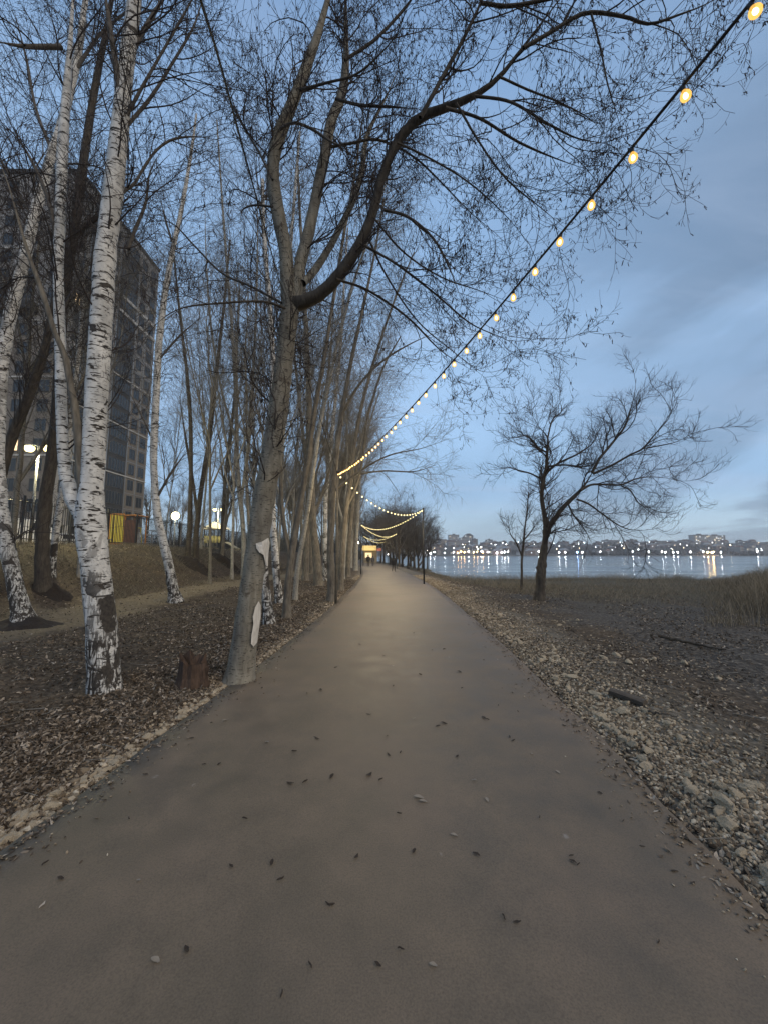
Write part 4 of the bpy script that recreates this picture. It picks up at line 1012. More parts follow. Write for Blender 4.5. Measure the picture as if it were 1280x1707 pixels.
spots = [(550, 1538, 11), (408, 1384, 7), (467, 1488, 9), (794, 1448, 8), (656, 1152, 5), (518, 1642, 9), (630, 1640, 8), (722, 1640, 8), (840, 1560, 8), (862, 1563, 8), (668, 1612, 8), (484, 1322, 9), (508, 1320, 8), (553, 1311, 8), (615, 1309, 10), (635, 1316, 7), (698, 1348, 10), (705, 1355, 8),
         (648, 1272, 6), (668, 1268, 6), (762, 1276, 5), (790, 1316, 5), (812, 1352, 6), (665, 1375, 6), (690, 1440, 7), (757, 1415, 7), (594, 1452, 8), (453, 1460, 8), (258, 1630, 10), (310, 1615, 10), (75, 1455, 8), (100, 1487, 8), (385, 1468, 7), (850, 1240, 6), (740, 1218, 7), (730, 1222, 6), (806, 1206, 7),
         (812, 1210, 5), (615, 1202, 6), (528, 1243, 7), (490, 1267, 6), (445, 1250, 5), (535, 1158, 6), (512, 1165, 4), (700, 1132, 5), (765, 1127, 6), (720, 1090, 4), (740, 1088, 4), (770, 1155, 4), (830, 1185, 4), (855, 1245, 5), (886, 1268, 4), (645, 1240, 4), (690, 1210, 4), (955, 1455, 7), (952, 1446, 6), (1040, 1385, 5), (1155, 1490, 7),
         (965, 1460, 6), (470, 1695, 9), (215, 1380, 5), (340, 1288, 5), (365, 1288, 5), (320, 1240, 5), (375, 1210, 5), (230, 1490, 5), (1100, 1600, 7), (900, 1380, 5), (930, 1300, 5), (985, 1215, 6), (972, 1212, 6), (963, 1218, 6), (1198, 1488, 7), (1168, 1457, 6), (640, 1100, 4), (600, 1080, 4), (690, 1060, 3), (560, 1120, 4)]
rl = np.random.default_rng(4)
for i, (px, py, sp_) in enumerate(spots):
    p, D = ground(px, py); mpp = Pt(px, py, D)[1]; z = float(pz(p[1]))+.025*(1-((2*(p[0]-pl(p[1]))/(pr(p[1])-pl(p[1])))-1)**2)+.004
    nm, me = lm[rl.integers(0, 9)] if (px, py) not in ((1198, 1488), (1168, 1457)) else lm[4]
    o = bpy.data.objects.new(nm, me); s = sp_*mpp*.62*(1.45 if nm == 'fallen_leaf' else 1.2); o.scale = (s, s, s); o.location = (p[0], p[1], z+.002); o.rotation_euler = (0, 0, rl.uniform(0, 6.28)); link(o)
    lb = {'fallen_leaf': ('dark curled dry leaf lying on the path', 'leaf', 'dark leaves scattered on the path'), 'fallen_catkin': ('small dark catkin lying on the path', 'catkin', 'catkins scattered on the path')}[nm]
    if me is lm[4][1]: lb = ('pale curled dry leaf lying on the path', 'leaf', 'pale leaves scattered on the path')
    tag(o, *lb)
# stump
sp, sD = ground(319, 1140)
root = empty('tree_stump', sp); tag(root, 'low jagged reddish brown stump between the near birch and the leaning aspen', 'stump')
K = 22; q = np.random.default_rng(3); V = []; ang = np.arange(K)*2*math.pi/K; rad = .155*(1+.13*q.normal(size=K)); top = .25+.07*q.random(K)+.05*np.cos(ang-2.6)
top[2] += .06; top[8] += .05
for hh, k in ((-.08, 1.35), (.02, 1.18), (.10, 1.05), (.2, 1.), (1., .97)):
    for j in range(K):
        zz = hh if hh < 1 else top[j]; V.append((rad[j]*k*math.cos(ang[j])*(1+.04*q.normal()), rad[j]*k*math.sin(ang[j]), zz))
for j in range(K): V.append((rad[j]*.6*math.cos(ang[j]), rad[j]*.6*math.sin(ang[j]), top[j]-.08-.05*q.random()))
V.append((0, 0, .17))
Fq = [(i*K+j, i*K+(j+1) % K, (i+1)*K+(j+1) % K, (i+1)*K+j) for i in range(5) for j in range(K)]
part('stump_wood', np_mesh('stump_wood', np.array(V), [Fq, [(5*K+j, 5*K+(j+1) % K, 6*K) for j in range(K)]], bark('rotten_wood', (.085, .058, .044), (.024, .017, .014), .9, False, st=(2.5, 2.5, .4)), False), root)
# timber and stick on the right
p, D = ground(1045, 1168); z = p[2]
b = MB(); b.prism([(-.045, -.03), (.05, -.02), (.06, .012), (.03, .04), (-.02, .032), (-.06, .015)], -.17, .17, 'y')
o = b.build('timber_offcut', simple('wet_timber', (.10, .082, .064), (.03, .025, .02), 20, .8, .6, st=(4, .6, 4))); o.location = (p[0], p[1], z+.035); o.rotation_euler = (.10, .15, math.radians(38)); tag(o, 'short dark timber offcut lying on the edge of the gravel', 'timber')
def stick(pxs, rad, label):
    pts = [ground(x, y)[0]+np.array([0, 0, .03]) for x, y in pxs]; c = catmull(pts, 16); c[:, 2] += .012*np.random.default_rng(1).normal(size=16)
    base = c[0].copy(); b = MB(); b.tube(c-base, np.linspace(rad, rad*.4, 16), 7); o = b.build('fallen_branch', DARK, None, True); o.location = base; tag(o, label, 'branch')
stick([(1098, 1063), (1130, 1070), (1165, 1078), (1210, 1086)], .035, 'long dark fallen branch lying across the mud on the right')
stick([(1080, 1192), (1105, 1196), (1130, 1200)], .012, 'short thin stick on the mud beside the timber offcut')
stick([(355, 1118), (385, 1110), (405, 1100)], .01, 'thin stick lying in the leaves left of the leaning aspen')
# mounds of dark soil at tree feet
def mound(x, y, rx, ry, h, label, seed, mat=None):
    q = np.random.default_rng(seed); K = 28; RN = 9; V = []; z0 = float(H(x, y))
    for i in range(RN+1):
        for j in range(K):
            a_ = j*2*math.pi/K; t_ = i/RN; xx_ = rx*t_*math.cos(a_); yy_ = ry*t_*math.sin(a_)
            nn = float(fbm((x+xx_)*4, (y+yy_)*4, 3, seed)); zz = h*(math.cos(t_*math.pi)*.5+.5)*(1+.7*nn)-.04*t_
            V.append((xx_*(1+.2*nn), yy_*(1+.2*nn), float(H(x+xx_, y+yy_))-z0+zz))
    Fq = [(i*K+j, (i+1)*K+j, (i+1)*K+(j+1) % K, i*K+(j+1) % K) for i in range(RN) for j in range(K)]
    o = part('soil_mound', np_mesh('soil_mound', np.array(V), [Fq], simple('dark_soil', (.030, .022, .016), (.012, .009, .007), 14, .95, .9, dist=.03))); o.location = (x, y, z0); tag(o, label, 'mound')
mound(b3[0]+.1, b3[1]-.1, 1.0, .7, .22, 'dark earth mound round the foot of the old left edge birch', 1)
mound(b6[0], b6[1], .42, .32, .20, 'small dark mound at the foot of the slender lone birch', 2)
mound(b4[0]+.2, b4[1]+.1, .8, .6, .3, 'dark earth mound behind the old birch, by the dark trunk', 3)
pm, _ = ground(325, 945); mound(pm[0], pm[1], 1.6, 1.0, .45, 'dark brushy mound below the crossing trees on the bank', 4)
pm, _ = ground(378, 940); mound(pm[0], pm[1], 1.5, 1.0, .5, 'dark mound below the bank tree in front of the playhouse', 5)

# reeds and dry grass
def blades(name, X_, Y_, h, rad, r, lean=.18, K=4):
    n = len(X_); z = H(X_, Y_); z = np.maximum(z, WATER-.3)
    b0 = np.stack([X_, Y_, z], -1); d = r.normal(size=(n, 3))*lean; d[:, 2] = 1; tt = np.linspace(0, 1, K)
    P = b0[:, None]+d[:, None]*(h[:, None]*tt[None])[:, :, None]; P[:, :, 0] += (r.normal(size=n)*.22*h)[:, None]*tt[None]**2; P[:, :, 1] += (r.normal(size=n)*.2*h)[:, None]*tt[None]**2
    R = rad[:, None]*np.array([1, .9, .7, .25])[None]
    V, Q = tubes(P, R, 3); part(name, np_mesh(name, V, [Q], REED), kind='stuff')
n = 60000; yy = 10+40*r.random(n)**.8; xx = pr(yy)+2+r.random(n)**1.1*48
k = (fbm(xx*.25, yy*.25, 3, 80)+.15*ss(20, 40, yy) > -.05) & (xx > 4.6+.6*np.maximum(0, 17-yy))
xx, yy = xx[k], yy[k]; h = r.uniform(.08, .38, len(xx))*(1+1.6*ss(36, 46, yy)*r.random(len(xx)))*(.5+1.1*np.clip(fbm(xx*.5, yy*.5, 3, 85)+.5, 0, 1))
blades('dry_grass', xx, yy, h, r.uniform(.003, .006, len(xx)), r, .6)
n = 34000; t_ = r.random(n); yy = 9.5+30*r.random(n); xx = yy*(.80+.5*r.random(n)**.7)
k = (fbm(xx*.35, yy*.35, 3, 82) > -.12); xx, yy = xx[k], yy[k]
blades('reeds', xx, yy, r.uniform(.3, 1.45, len(xx))*(.22+.85*ss(.80, 1.02, xx/yy)+.3*fbm(xx*.5, yy*.5, 3, 84)), r.uniform(.004, .008, len(xx)), r, .2)
# brush on the bank
n = 30000; yy = 8+36*r.random(n); xx = -(9.5+7*r.random(n)); k = fbm(xx*.7, yy*.7, 3, 83) > -.02; xx, yy = xx[k], yy[k]
blades('dead_grass', xx, yy, r.uniform(.06, .26, len(xx)), r.uniform(.003, .006, len(xx)), r, .8)
n = 9000; yy = 8+34*r.random(n); xx = -(9.5+6*r.random(n)); scatter('bank_litter', LEAFP, np.stack([xx, yy], -1), r.uniform(.02, .05, n), LITTER, r, .55, .3)

# ------------------------------------------------------------------ fence
FX = -15.6
fence = empty('metal_fence', (FX, 9, float(H(FX, 9)))); tag(fence, 'long dark metal picket fence along the top of the bank', 'fence')
fb = fence.location.copy()
def bars(y0, y1):
    b = MB(); z0 = float(H(FX, y0)); z1 = float(H(FX, y1)); n = int((y1-y0)/.13)
    for i in range(n):
        t_ = (i+.5)/n; y = y0+(y1-y0)*t_; z = z0+(z1-z0)*t_; b.box(-.012, .012, y-.012-fb.y, y+.012-fb.y, z+.12-fb.z, z+2.0-fb.z)
    return b
ysf = np.arange(9, 72, 2.6)
for i, y in enumerate(ysf):
    z = float(H(FX, y)); b = MB(); b.box(-.035, .035, y-.035-fb.y, y+.035-fb.y, z-.2-fb.z, z+2.12-fb.z); b.build('post', METAL, fence)
    if i < len(ysf)-1:
        y1 = ysf[i+1]; z1 = float(H(FX, y1)); bars(y+.06, y1-.06).build('picket_panel', METAL, fence)
        b = MB()
        for hh in (.25, 1.86): b.tube([(.022, y-fb.y, z+hh-fb.z), (.022, y1-fb.y, z1+hh-fb.z)], .02, 4)
        b.build('rails', METAL, fence)

# ------------------------------------------------------------------ tower block
DA, DBk = 50.0, 69.5
XR = float(Pt(106, 600, DA)[0][0]); TOP = float(Pt(106, 283, DA)[0][2]); G0 = 1.5
def facade_mat(name, a, b_, line=False):
    m, t, o = mk(name); g = G(t); n = g.noise(.7, 4, .6); n2 = g.noise(6, 3, .6)
    c = g.mix(.6, g.ramp(n, [(.3, b_), (.7, a)]), g.ramp(n2, [(.3, (.8, .8, .8)), (.7, (1.1, 1.1, 1.1))]), 'MULTIPLY')
    br = g.n('ShaderNodeTexBrick'); br.inputs['Scale'].default_value = 1.0; br.inputs['Color1'].default_value = (1, 1, 1, 1); br.inputs['Color2'].default_value = (.86, .86, .86, 1); br.inputs['Mortar'].default_value = (.6, .6, .6, 1)
    br.inputs['Brick Width'].default_value = 1.2; br.inputs['Row Height'].default_value = .58; br.inputs['Mortar Size'].default_value = .012
    s = g.n('ShaderNodeSeparateXYZ'); g.l(g.co(), s.inputs[0]); cb = g.n('ShaderNodeCombineXYZ'); g.l(g.math('ADD', s.outputs[0], s.outputs[1]), cb.inputs[0]); g.l(s.outputs[2], cb.inputs[1]); g.l(cb.outputs[0], br.inputs['Vector'])
    c = g.mix(1., c, br.outputs[0], 'MULTIPLY'); g.pbr(o, c, .8, spec=.3); return m
WGREY = facade_mat('grey_facade', (.27, .27, .275), (.205, .205, .21)); WBRN = facade_mat('brown_facade', (.19, .172, .155), (.145, .13, .116)); WTRIM = simple('pale_render', (.42, .42, .41), (.33, .33, .325), 2, .8, .1)
WDARK = facade_mat('dark_facade', (.055, .058, .066), (.035, .037, .043))
m, t, o = mk('window_glass'); g = G(t); g.pbr(o, (.02, .023, .028), .25, spec=.45); WGL = m
LITW = emit('lit_room', (1, .72, .40), 1.6)
Wb = 27.0; nF = 18; FH = (TOP-G0-6.4)/nF; Z1 = 5.2
tower = empty('apartment_tower', (XR, DA, G0)); tag(tower, 'tall grey and brown apartment tower behind the birches on the left', 'building')
b = MB(); b.box(-Wb, 0, 0, DBk-DA, 4.0, TOP-G0-.6); b.build('wall', WGREY, tower)
b = MB(); b.box(-Wb+1.2, -1.2, 1.2, DBk-DA-1.2, -1, 4.0); b.build('ground_floor', WDARK, tower)
b = MB(); b.box(-Wb-.15, .15, -.15, DBk-DA+.15, TOP-G0-.598, TOP-G0); b.build('parapet', WDARK, tower)
for yy_ in np.linspace(.35, DBk-DA-.35, 8):
    b = MB(); b.box(-.5, -.05, yy_-.22, yy_+.22, -.5, 3.998); b.build('column', WTRIM, tower)
for xx_ in np.linspace(-Wb+.4, -2.5, 8):
    b = MB(); b.box(xx_-.22, xx_+.22, .05, .5, -.5, 3.998); b.build('column', WTRIM, tower)
def win_mesh(w_, h_, name, axis='x', div=2, gm=WGL, frame=WTRIM, fr=.05):
    # recessed-looking frame standing 6 cm proud with glass behind it; built facing +x or -y
    b = MB(); d0, d1 = 0.0, .07
    def bx(a0, a1, c0, c1, e0=d0, e1=d1):
        if axis == 'x': b.box(e0, e1, a0, a1, c0, c1)
        else: b.box(a0, a1, -e1, -e0, c0, c1)
    bx(-w_/2, w_/2, -h_/2, -h_/2+fr); bx(-w_/2, w_/2, h_/2-fr, h_/2)
    xs = np.linspace(-w_/2, w_/2, div+1)
    for i, x in enumerate(xs):
        x0 = min(max(x-fr/2, -w_/2), w_/2-fr); bx(x0, x0+fr, -h_/2+fr, h_/2-fr)
    fm = np_mesh(name, np.concatenate(b.V), [np.concatenate(b.F)], frame, False)
    b = MB(); bx(-w_/2+.01, w_/2-.01, -h_/2+.01, h_/2-.01, .005, .03)
    gm_ = np_mesh('glass_pane', np.concatenate(b.V), [np.concatenate(b.F)], gm, False)
    return fm, gm_
# east face (towards the path): loggia column, window columns
LEN = DBk-DA
FR_D = simple('dark_frame', (.09, .095, .10), (.06, .06, .065), 20, .6, 0)
E = [  # centre y, width, height, divisions, kind
    (1.6, 1.3, 1.7, 2, 'w'), (5.0, 3.4, 2.0, 5, 'l'), (8.1, 1.5, 1.7, 2, 'w'), (11.7, 3.9, 2.0, 6, 'l'), (15.4, 1.5, 1.75, 2, 'w'), (18.0, 1.6, 1.75, 2, 'w')]
meshes = {}
rw = np.random.default_rng(12)
for (cy, w_, h_, dv, kd) in E:
    if kd == 'l':   # dark loggia strip
        b = MB(); b.box(0, .05, cy-w_/2-.35, cy+w_/2+.35, 4.1, TOP-G0-3.2); b.build('loggia_strip', WDARK, tower)
    key = (w_, h_, dv); meshes[key] = win_mesh(w_, h_, 'loggia' if kd == 'l' else 'window', 'x', dv, frame=FR_D)
    lit = win_mesh(w_, h_, 'window', 'x', dv, gm=LITW)
    for f in range(nF):
        z = Z1+FH*(f+.45)
        o = part('loggia' if kd == 'l' else 'window', meshes[key][0], tower); o.location = (.0505 if kd == 'l' else .003, cy, z)
        g_ = part('glass_pane', lit[1] if (f in (11,) and kd == 'w' and w_ == 1.3) else meshes[key][1], o)
# brown panels between right columns
for (a0, a1) in ((14.15, 16.55), (16.85, 19.3)):
    b = MB(); nb = 9; b.box(0, .0022, a0, a1, 4.3, 4.3+FH*nb); b.build('brown_cladding', WBRN, tower)
for yv in (2.9, 7.0, 9.3, 13.98, 16.7):
    b = MB(); b.box(0, .09, yv-.09, yv+.09, 4.1, TOP-G0-3.2); b.build('pilaster', GREYM, tower)
for f, th in ((3, .16), (6, .16), (9, .16), (13, .5), (14, .5)):
    z = Z1+FH*f-.3
    b = MB(); a0 = (0 if f != 14 else 10.2); b.box(0, .14, a0, LEN, z, z+th); b.build('floor_band', WTRIM, tower)
for f in range(nF+1):
    z = Z1+FH*f-.3
    if f not in (3, 6, 9, 13, 14):
        b = MB(); b.box(0, .06, 14.0, LEN, z, z+.10); b.build('sill_line', GREYM, tower)
# south face (towards the camera)
fS = win_mesh(1.5, 1.7, 'window', 'y', 2, frame=FR_D)
litS = win_mesh(1.5, 1.7, 'window', 'y', 2, gm=LITW)
b = MB(); b.box(-Wb, 0, -.004, 0, 4.3, 4.3+FH*10); b.build('brown_cladding', WBRN, tower)
n = 0
for j, cx in enumerate((-2.2, -5.6, -9.2, -12.8, -16.4)):
    for f in range(nF):
        z = Z1+FH*(f+.45); n += 1
        o = part('front_window', fS[0], tower); o.location = (cx, -.006, z); g_ = part('glass_pane', litS[1] if (j, f) in ((3, 12), (1, 3)) else fS[1], o)
for f in (3, 7, 10, 14):
    z = Z1+FH*f-.3; b = MB(); b.box(-Wb, -.001, -.10, 0, z, z+.2); b.build('front_band', WTRIM, tower)
b = MB(); b.box(-9, -4, -1.2, -.005, Z1+FH*10.3, Z1+FH*10.3+1.2); b.build('balcony', WDARK, tower)

# ------------------------------------------------------------------ playground things behind the fence
def gz(x, y): return float(H(x, y))
YEL = simple('yellow_panel', (.62, .50, .07), (.5, .40, .05), 5, .5, .1); RED = simple('dull_red_panel', (.13, .055, .035), (.08, .035, .025), 5, .6, .1)
ORG = simple('orange_panel', (.55, .22, .04), (.4, .16, .03), 5, .6, .1)
def at(px, D): p = Pt(px, 915, D)[0]; return p[0], D, gz(p[0], D)
x, y, z = at(192, 27); root = empty('play_tower', (x, y, z)); tag(root, 'yellow slatted climbing tower with a dull red panel behind the fence', 'play tower')
for i in range(4):
    b = MB(); b.box(-.42+i*.24, -.24+i*.24, -.03, .0, .45, 2.35); b.build('yellow_slat', YEL, root)
b = MB(); b.box(-.46, .5, .002, .06, .3, .42); b.box(-.46, .5, .002, .06, 2.36, 2.46); b.build('cross_rails', ORG, root)
b = MB(); b.box(.56, 1.35, -.02, .04, .0, 2.0); b.build('red_panel', RED, root)
for sx in (-.5, .52, 1.4):
    for sy in (.08, 1.1):
        b = MB(); b.tube([(sx, sy, -.1), (sx, sy, 2.3)], .05, 8); b.build('corner_post', ORG, root)
b = MB(); b.prism([(-.6, 2.3), (1.5, 2.3), (1.4, 2.38), (-.5, 2.38)], .0, 1.2); b.build('deck_roof', ORG, root)
def frame_thing(px, D, label, seed, col_, w_=1.6, h_=1.4):
    x, y, z = at(px, D); root = empty('climbing_frame', (x, y, z)); tag(root, label, 'climbing frame', 'climbing frames on the playground'); q = np.random.default_rng(seed)
    for sx in (-w_/2, w_/2):
        for sy in (-.5, .5):
            b = MB(); b.tube([(sx, sy, -.1), (sx*.8, sy*.8, h_)], .04, 6); b.build('leg', col_, root)
    b = MB()
    for k in range(4): zz = h_*(.25+.25*k); b.tube([(-w_/2*(1-.2*zz/h_), -.5*(1-.2*zz/h_), zz), (w_/2*(1-.2*zz/h_), -.5*(1-.2*zz/h_), zz)], .03, 6)
    b.build('rungs', col_, root)
    b = MB(); b.tube([(-w_*.4, -.4, h_), (w_*.4, -.4, h_)], .04, 6); b.tube([(-w_*.4, .4, h_), (w_*.4, .4, h_)], .04, 6); b.build('top_bars', col_, root)
frame_thing(214, 33, 'yellow climbing frame right of the yellow slatted tower', 1, YEL, 1.8, 1.9)
frame_thing(246, 35, 'pale low climbing frame left of the slender lone birch', 2, WTRIM)
frame_thing(262, 33, 'pale climbing bars just behind the slender lone birch', 3, WTRIM, 1.8, 1.6)
frame_thing(330, 44, 'pale climbing frame between the crossing bank trees and the playhouse', 4, WTRIM, 2.0, 1.5)
# playhouse with slide
x, y, z = at(362, 47); root = empty('playhouse', (x, y, z)); tag(root, 'roofed playhouse with a pale slide on its right side', 'playhouse')
OL = simple('olive_panel', (.32, .30, .14), (.24, .22, .10), 5, .6, .1)
for sx in (-1.3, -.1, 1.1):
    for sy in (-.6, .6): b = MB(); b.tube([(sx, sy, -.1), (sx, sy, 2.6)], .06, 6); b.build('post', METAL, root)
b = MB(); b.box(-1.3, 1.1, -.6, .6, .95, 1.05); b.build('platform', OL, root)
for sx in (-1.25, -.05): b = MB(); b.box(sx, sx+1.1, -.64, -.6, 1.06, 1.75); b.build('side_panel', OL, root)
b = MB(); b.prism([(-1.6, 2.55), (1.4, 2.55), (-.1, 3.45)], -.85, .85); b.build('roof', WTRIM, root)
b = MB(); b.prism([(1.1, 1.05), (1.25, 1.08), (2.7, .25), (3.3, .2), (3.3, .12), (2.65, .15), (1.1, .95)], -.3, .3); b.build('slide', WTRIM, root)
# low pale benches / kerbs
for i, (px, D, w_, lab) in enumerate([(300, 40, 3.0, 'long pale low bench on the playground under the flood light'), (160, 24, 1.6, 'short pale bench left of the yellow tower'), (338, 52, 2.6, 'pale low bench left of the playhouse'), (232, 31, 1.4, 'pale bench left of the slender lone birch')]):
    x, y, z = at(px, D); root = empty('bench', (x, y, z)); tag(root, lab, 'bench')
    b = MB(); b.box(-w_/2, w_/2, -.22, .22, .42, .50); b.build('seat', WTRIM, root)
    for sx in (-w_/2+.2, w_/2-.2): b = MB(); b.box(sx-.06, sx+.06, -.2, .2, -.05, .418); b.build('leg', METAL, root)
# parked cars beyond the fence
def car(x, y, rz, paint, label, van=False):
    root = empty('parked_van' if van else 'parked_car', (x, y, gz(x, y)), rz); tag(root, label, 'van' if van else 'car')
    prof = [(-2.1, .35), (-2.15, .8), (-2.0, .98), (-1.75, 1.35), (-1.1, 1.48), (.3, 1.46), (1.0, 1.0), (1.95, .88), (2.15, .7), (2.15, .35)] if not van else [(-2.3, .35), (-2.35, 1.2), (-2.25, 2.0), (-1.9, 2.1), (1.0, 2.08), (1.75, 1.25), (2.3, 1.05), (2.35, .4)]
    b = MB(); b.prism(prof, -.86, .86); o = b.build('body', paint, root)
    md = o.modifiers.new('bevel', 'BEVEL'); md.width = .07; md.segments = 2; md.limit_method = 'ANGLE'
    gl = [(-1.6, .98), (-1.45, 1.32), (-1.0, 1.40), (.2, 1.38), (.75, 1.0)] if not van else [(.2, 1.3), (.2, 1.85), (.95, 1.85), (1.45, 1.3)]
    for s in (-1, 1): b = MB(); b.prism(gl, s*.862, s*.87); b.build('side_window', WGL, root)
    for wx in (-1.35, 1.4):
        for s in (-1, 1):
            b = MB(); c_ = .33
            ring = [(wx+.33*math.cos(k*math.pi/9), c_+.33*math.sin(k*math.pi/9)) for k in range(18)]; b.prism(ring, s*.70, s*.89); wo = b.build('wheel', RUBBER, root)
            b = MB(); ring = [(wx+.19*math.cos(k*math.pi/6), c_+.19*math.sin(k*math.pi/6)) for k in range(12)]; b.prism(ring, s*.885, s*.90); b.build('rim', GREYM, wo)
    fx = prof[-2][0]
    for s in (-.6, .6): b = MB(); b.box(fx-.04, fx+.03, s-.15, s+.15, .62, .76); b.build('headlight', WTRIM, root)
WP = simple('white_paint', (.75, .76, .76), (.68, .69, .69), 2, .35, 0, 0, .5); SP = simple('silver_paint', (.4, .41, .42), (.35, .36, .37), 2, .35, 0, .3, .5)
car(-26.5, 28.5, 1.2, WP, 'white van parked beyond the fence, seen between the left birch stems', True)
car(-24, 22, 1.4, WP, 'white car parked beyond the fence at the far left')
car(-29.0, 35.5, 1.0, SP, 'silver car parked beyond the fence before the tower block')
# ------------------------------------------------------------------ lamps
LAMP = emit('lamp_face', (1, .84, .34), 4.5)
def street_lamp(px, D, topz, heads, label, energy=120, colr=(1, .86, .45), group='double lamps on the playground'):
    p = Pt(px, 915, D)[0]; x, y = p[0], D; z = gz(x, y); root = empty('street_lamp', (x, y, z)); tag(root, label, 'street lamp', group); h = topz-z
    b = MB(); b.tube([(0, 0, -.1), (0, 0, h*.5), (0, 0, h)], [.07, .055, .04], 8); b.build('pole', GREYM, root, True)
    for s in heads:
        b = MB(); b.tube([(0, 0, h-.05), (s*.5, 0, h+.05), (s, 0, h+.02)], .025, 6); b.build('arm', GREYM, root, True)
        b = MB(); b.lathe([(.001, .09), (.10, .07), (.17, .0), (.165, -.02), (.001, -.02)], 12, (s, 0, h)); hd = b.build('lamp_head', GREYM, root, True)
        b = MB(); b.lathe([(.001, -.30), (.12, -.27), (.20, -.17), (.21, -.08), (.165, -.022)], 12, (s, 0, h)); b.build('lamp_glass', LAMP, hd, True)
        l = bpy.data.lights.new('lamp_light', 'POINT'); l.energy = energy; l.color = colr; l.shadow_soft_size = .15
        lo = bpy.data.objects.new('lamp_light', l); link(lo, hd); lo.location = (s, 0, h-.35)
a_ = Pt(49, 743, 17.8)[0]
street_lamp(49, 17.8, a_[2], (-.44, .44), 'twin headed street lamp glowing yellow beside the old birch', 800)
a_ = Pt(362, 848, 44)[0]
street_lamp(362, 44, a_[2], (-.42, .42), 'twin headed street lamp glowing above the playhouse', 900)
a_ = Pt(290, 860, 50)[0]
# flood light
x, y, z = at(290, 50); root = empty('flood_light', (x, y, z)); tag(root, 'bright flood light on a mast behind the slender lone birch', 'flood light'); h = a_[2]-z
b = MB(); b.tube([(0, 0, -.1), (0, 0, h)], .06, 8); b.build('mast', GREYM, root)
ring = [(.56*math.cos(k*math.pi/10), h+.56*math.sin(k*math.pi/10)) for k in range(20)]; b = MB(); b.prism(ring, .0, .2); hd = b.build('housing', METAL, root)
ring = [(.52*math.cos(k*math.pi/10), h+.52*math.sin(k*math.pi/10)) for k in range(20)]; b = MB(); b.prism(ring, -.06, -.002); b.build('lens', emit('flood_face', (1, .92, .55), 6), hd)
l = bpy.data.lights.new('flood_beam', 'POINT'); l.energy = 1100; l.color = (1, .9, .6); l.shadow_soft_size = .4; lo = bpy.data.objects.new('flood_beam', l); link(lo, hd); lo.location = (0, -.6, h)
# small lamps along the far path
def small_lamp(px, py, D, label, cl=(1, .93, .8), st=30):
    p = Pt(px, py, D)[0]; x, y = p[0], p[1]; z = max(gz(x, y), WATER-.2); root = empty('park_lamp', (x, y, z)); tag(root, label, 'lamp', 'small park lamps far along the path'); h = p[2]-z
    b = MB(); b.tube([(0, 0, -.1), (0, 0, h)], .04, 6); b.build('post', METAL, root)
    b = MB(); b.lathe([(.001, h-.12), (.12, h-.08), (.16, h+.04), (.1, h+.16), (.001, h+.2)], 10); b.build('globe', emit('park_globe', cl, st), root, True)
small_lamp(597, 905, 70, 'small white park lamp left of the far left pole', st=18)
small_lamp(712, 919, 75, 'white lamp on the lake shore just right of the first right pole', st=30)
small_lamp(583, 918, 60, 'small lamp between the last left trunks', st=10)
small_lamp(647, 924, 95, 'small white lamp right of the walker in the distance', st=14)
small_lamp(610, 922, 100, 'small lamp behind the people at the far end of the path', st=12)
# lit kiosk
p = Pt(617, 935, 88)[0]; x, y = p[0], 88.; z = gz(x, y); root = empty('kiosk', (x, y, z)); tag(root, 'small kiosk with a lit yellow awning at the far end of the path', 'kiosk')
b = MB(); b.box(-1.5, 1.5, 0, 2.4, 0, 2.9); b.build('wall', simple('kiosk_wall', (.35, .30, .22), None, 3, .7), root)
b = MB(); b.prism([(-.02, 2.85), (-.02, 3.9), (-1.0, 2.95), (-1.0, 2.8)], -1.7, 1.4, 'x'); b.build('awning', emit('lit_awning', (1, .70, .25), .9), root)
b = MB(); b.box(-1.1, .4, -.03, -.002, 1.2, 2.3); b.build('hatch', emit('kiosk_hatch', (1, .75, .4), 1.2), root)
b = MB(); b.box(1.5, 2.5, .5, .6, 2.7, 3.3); b.build('side_sign', emit('red_sign', (1, .3, .18), .45), root)
b = MB(); b.box(2.0, 2.1, .52, .58, 0, 2.699); b.build('sign_post', METAL, root)

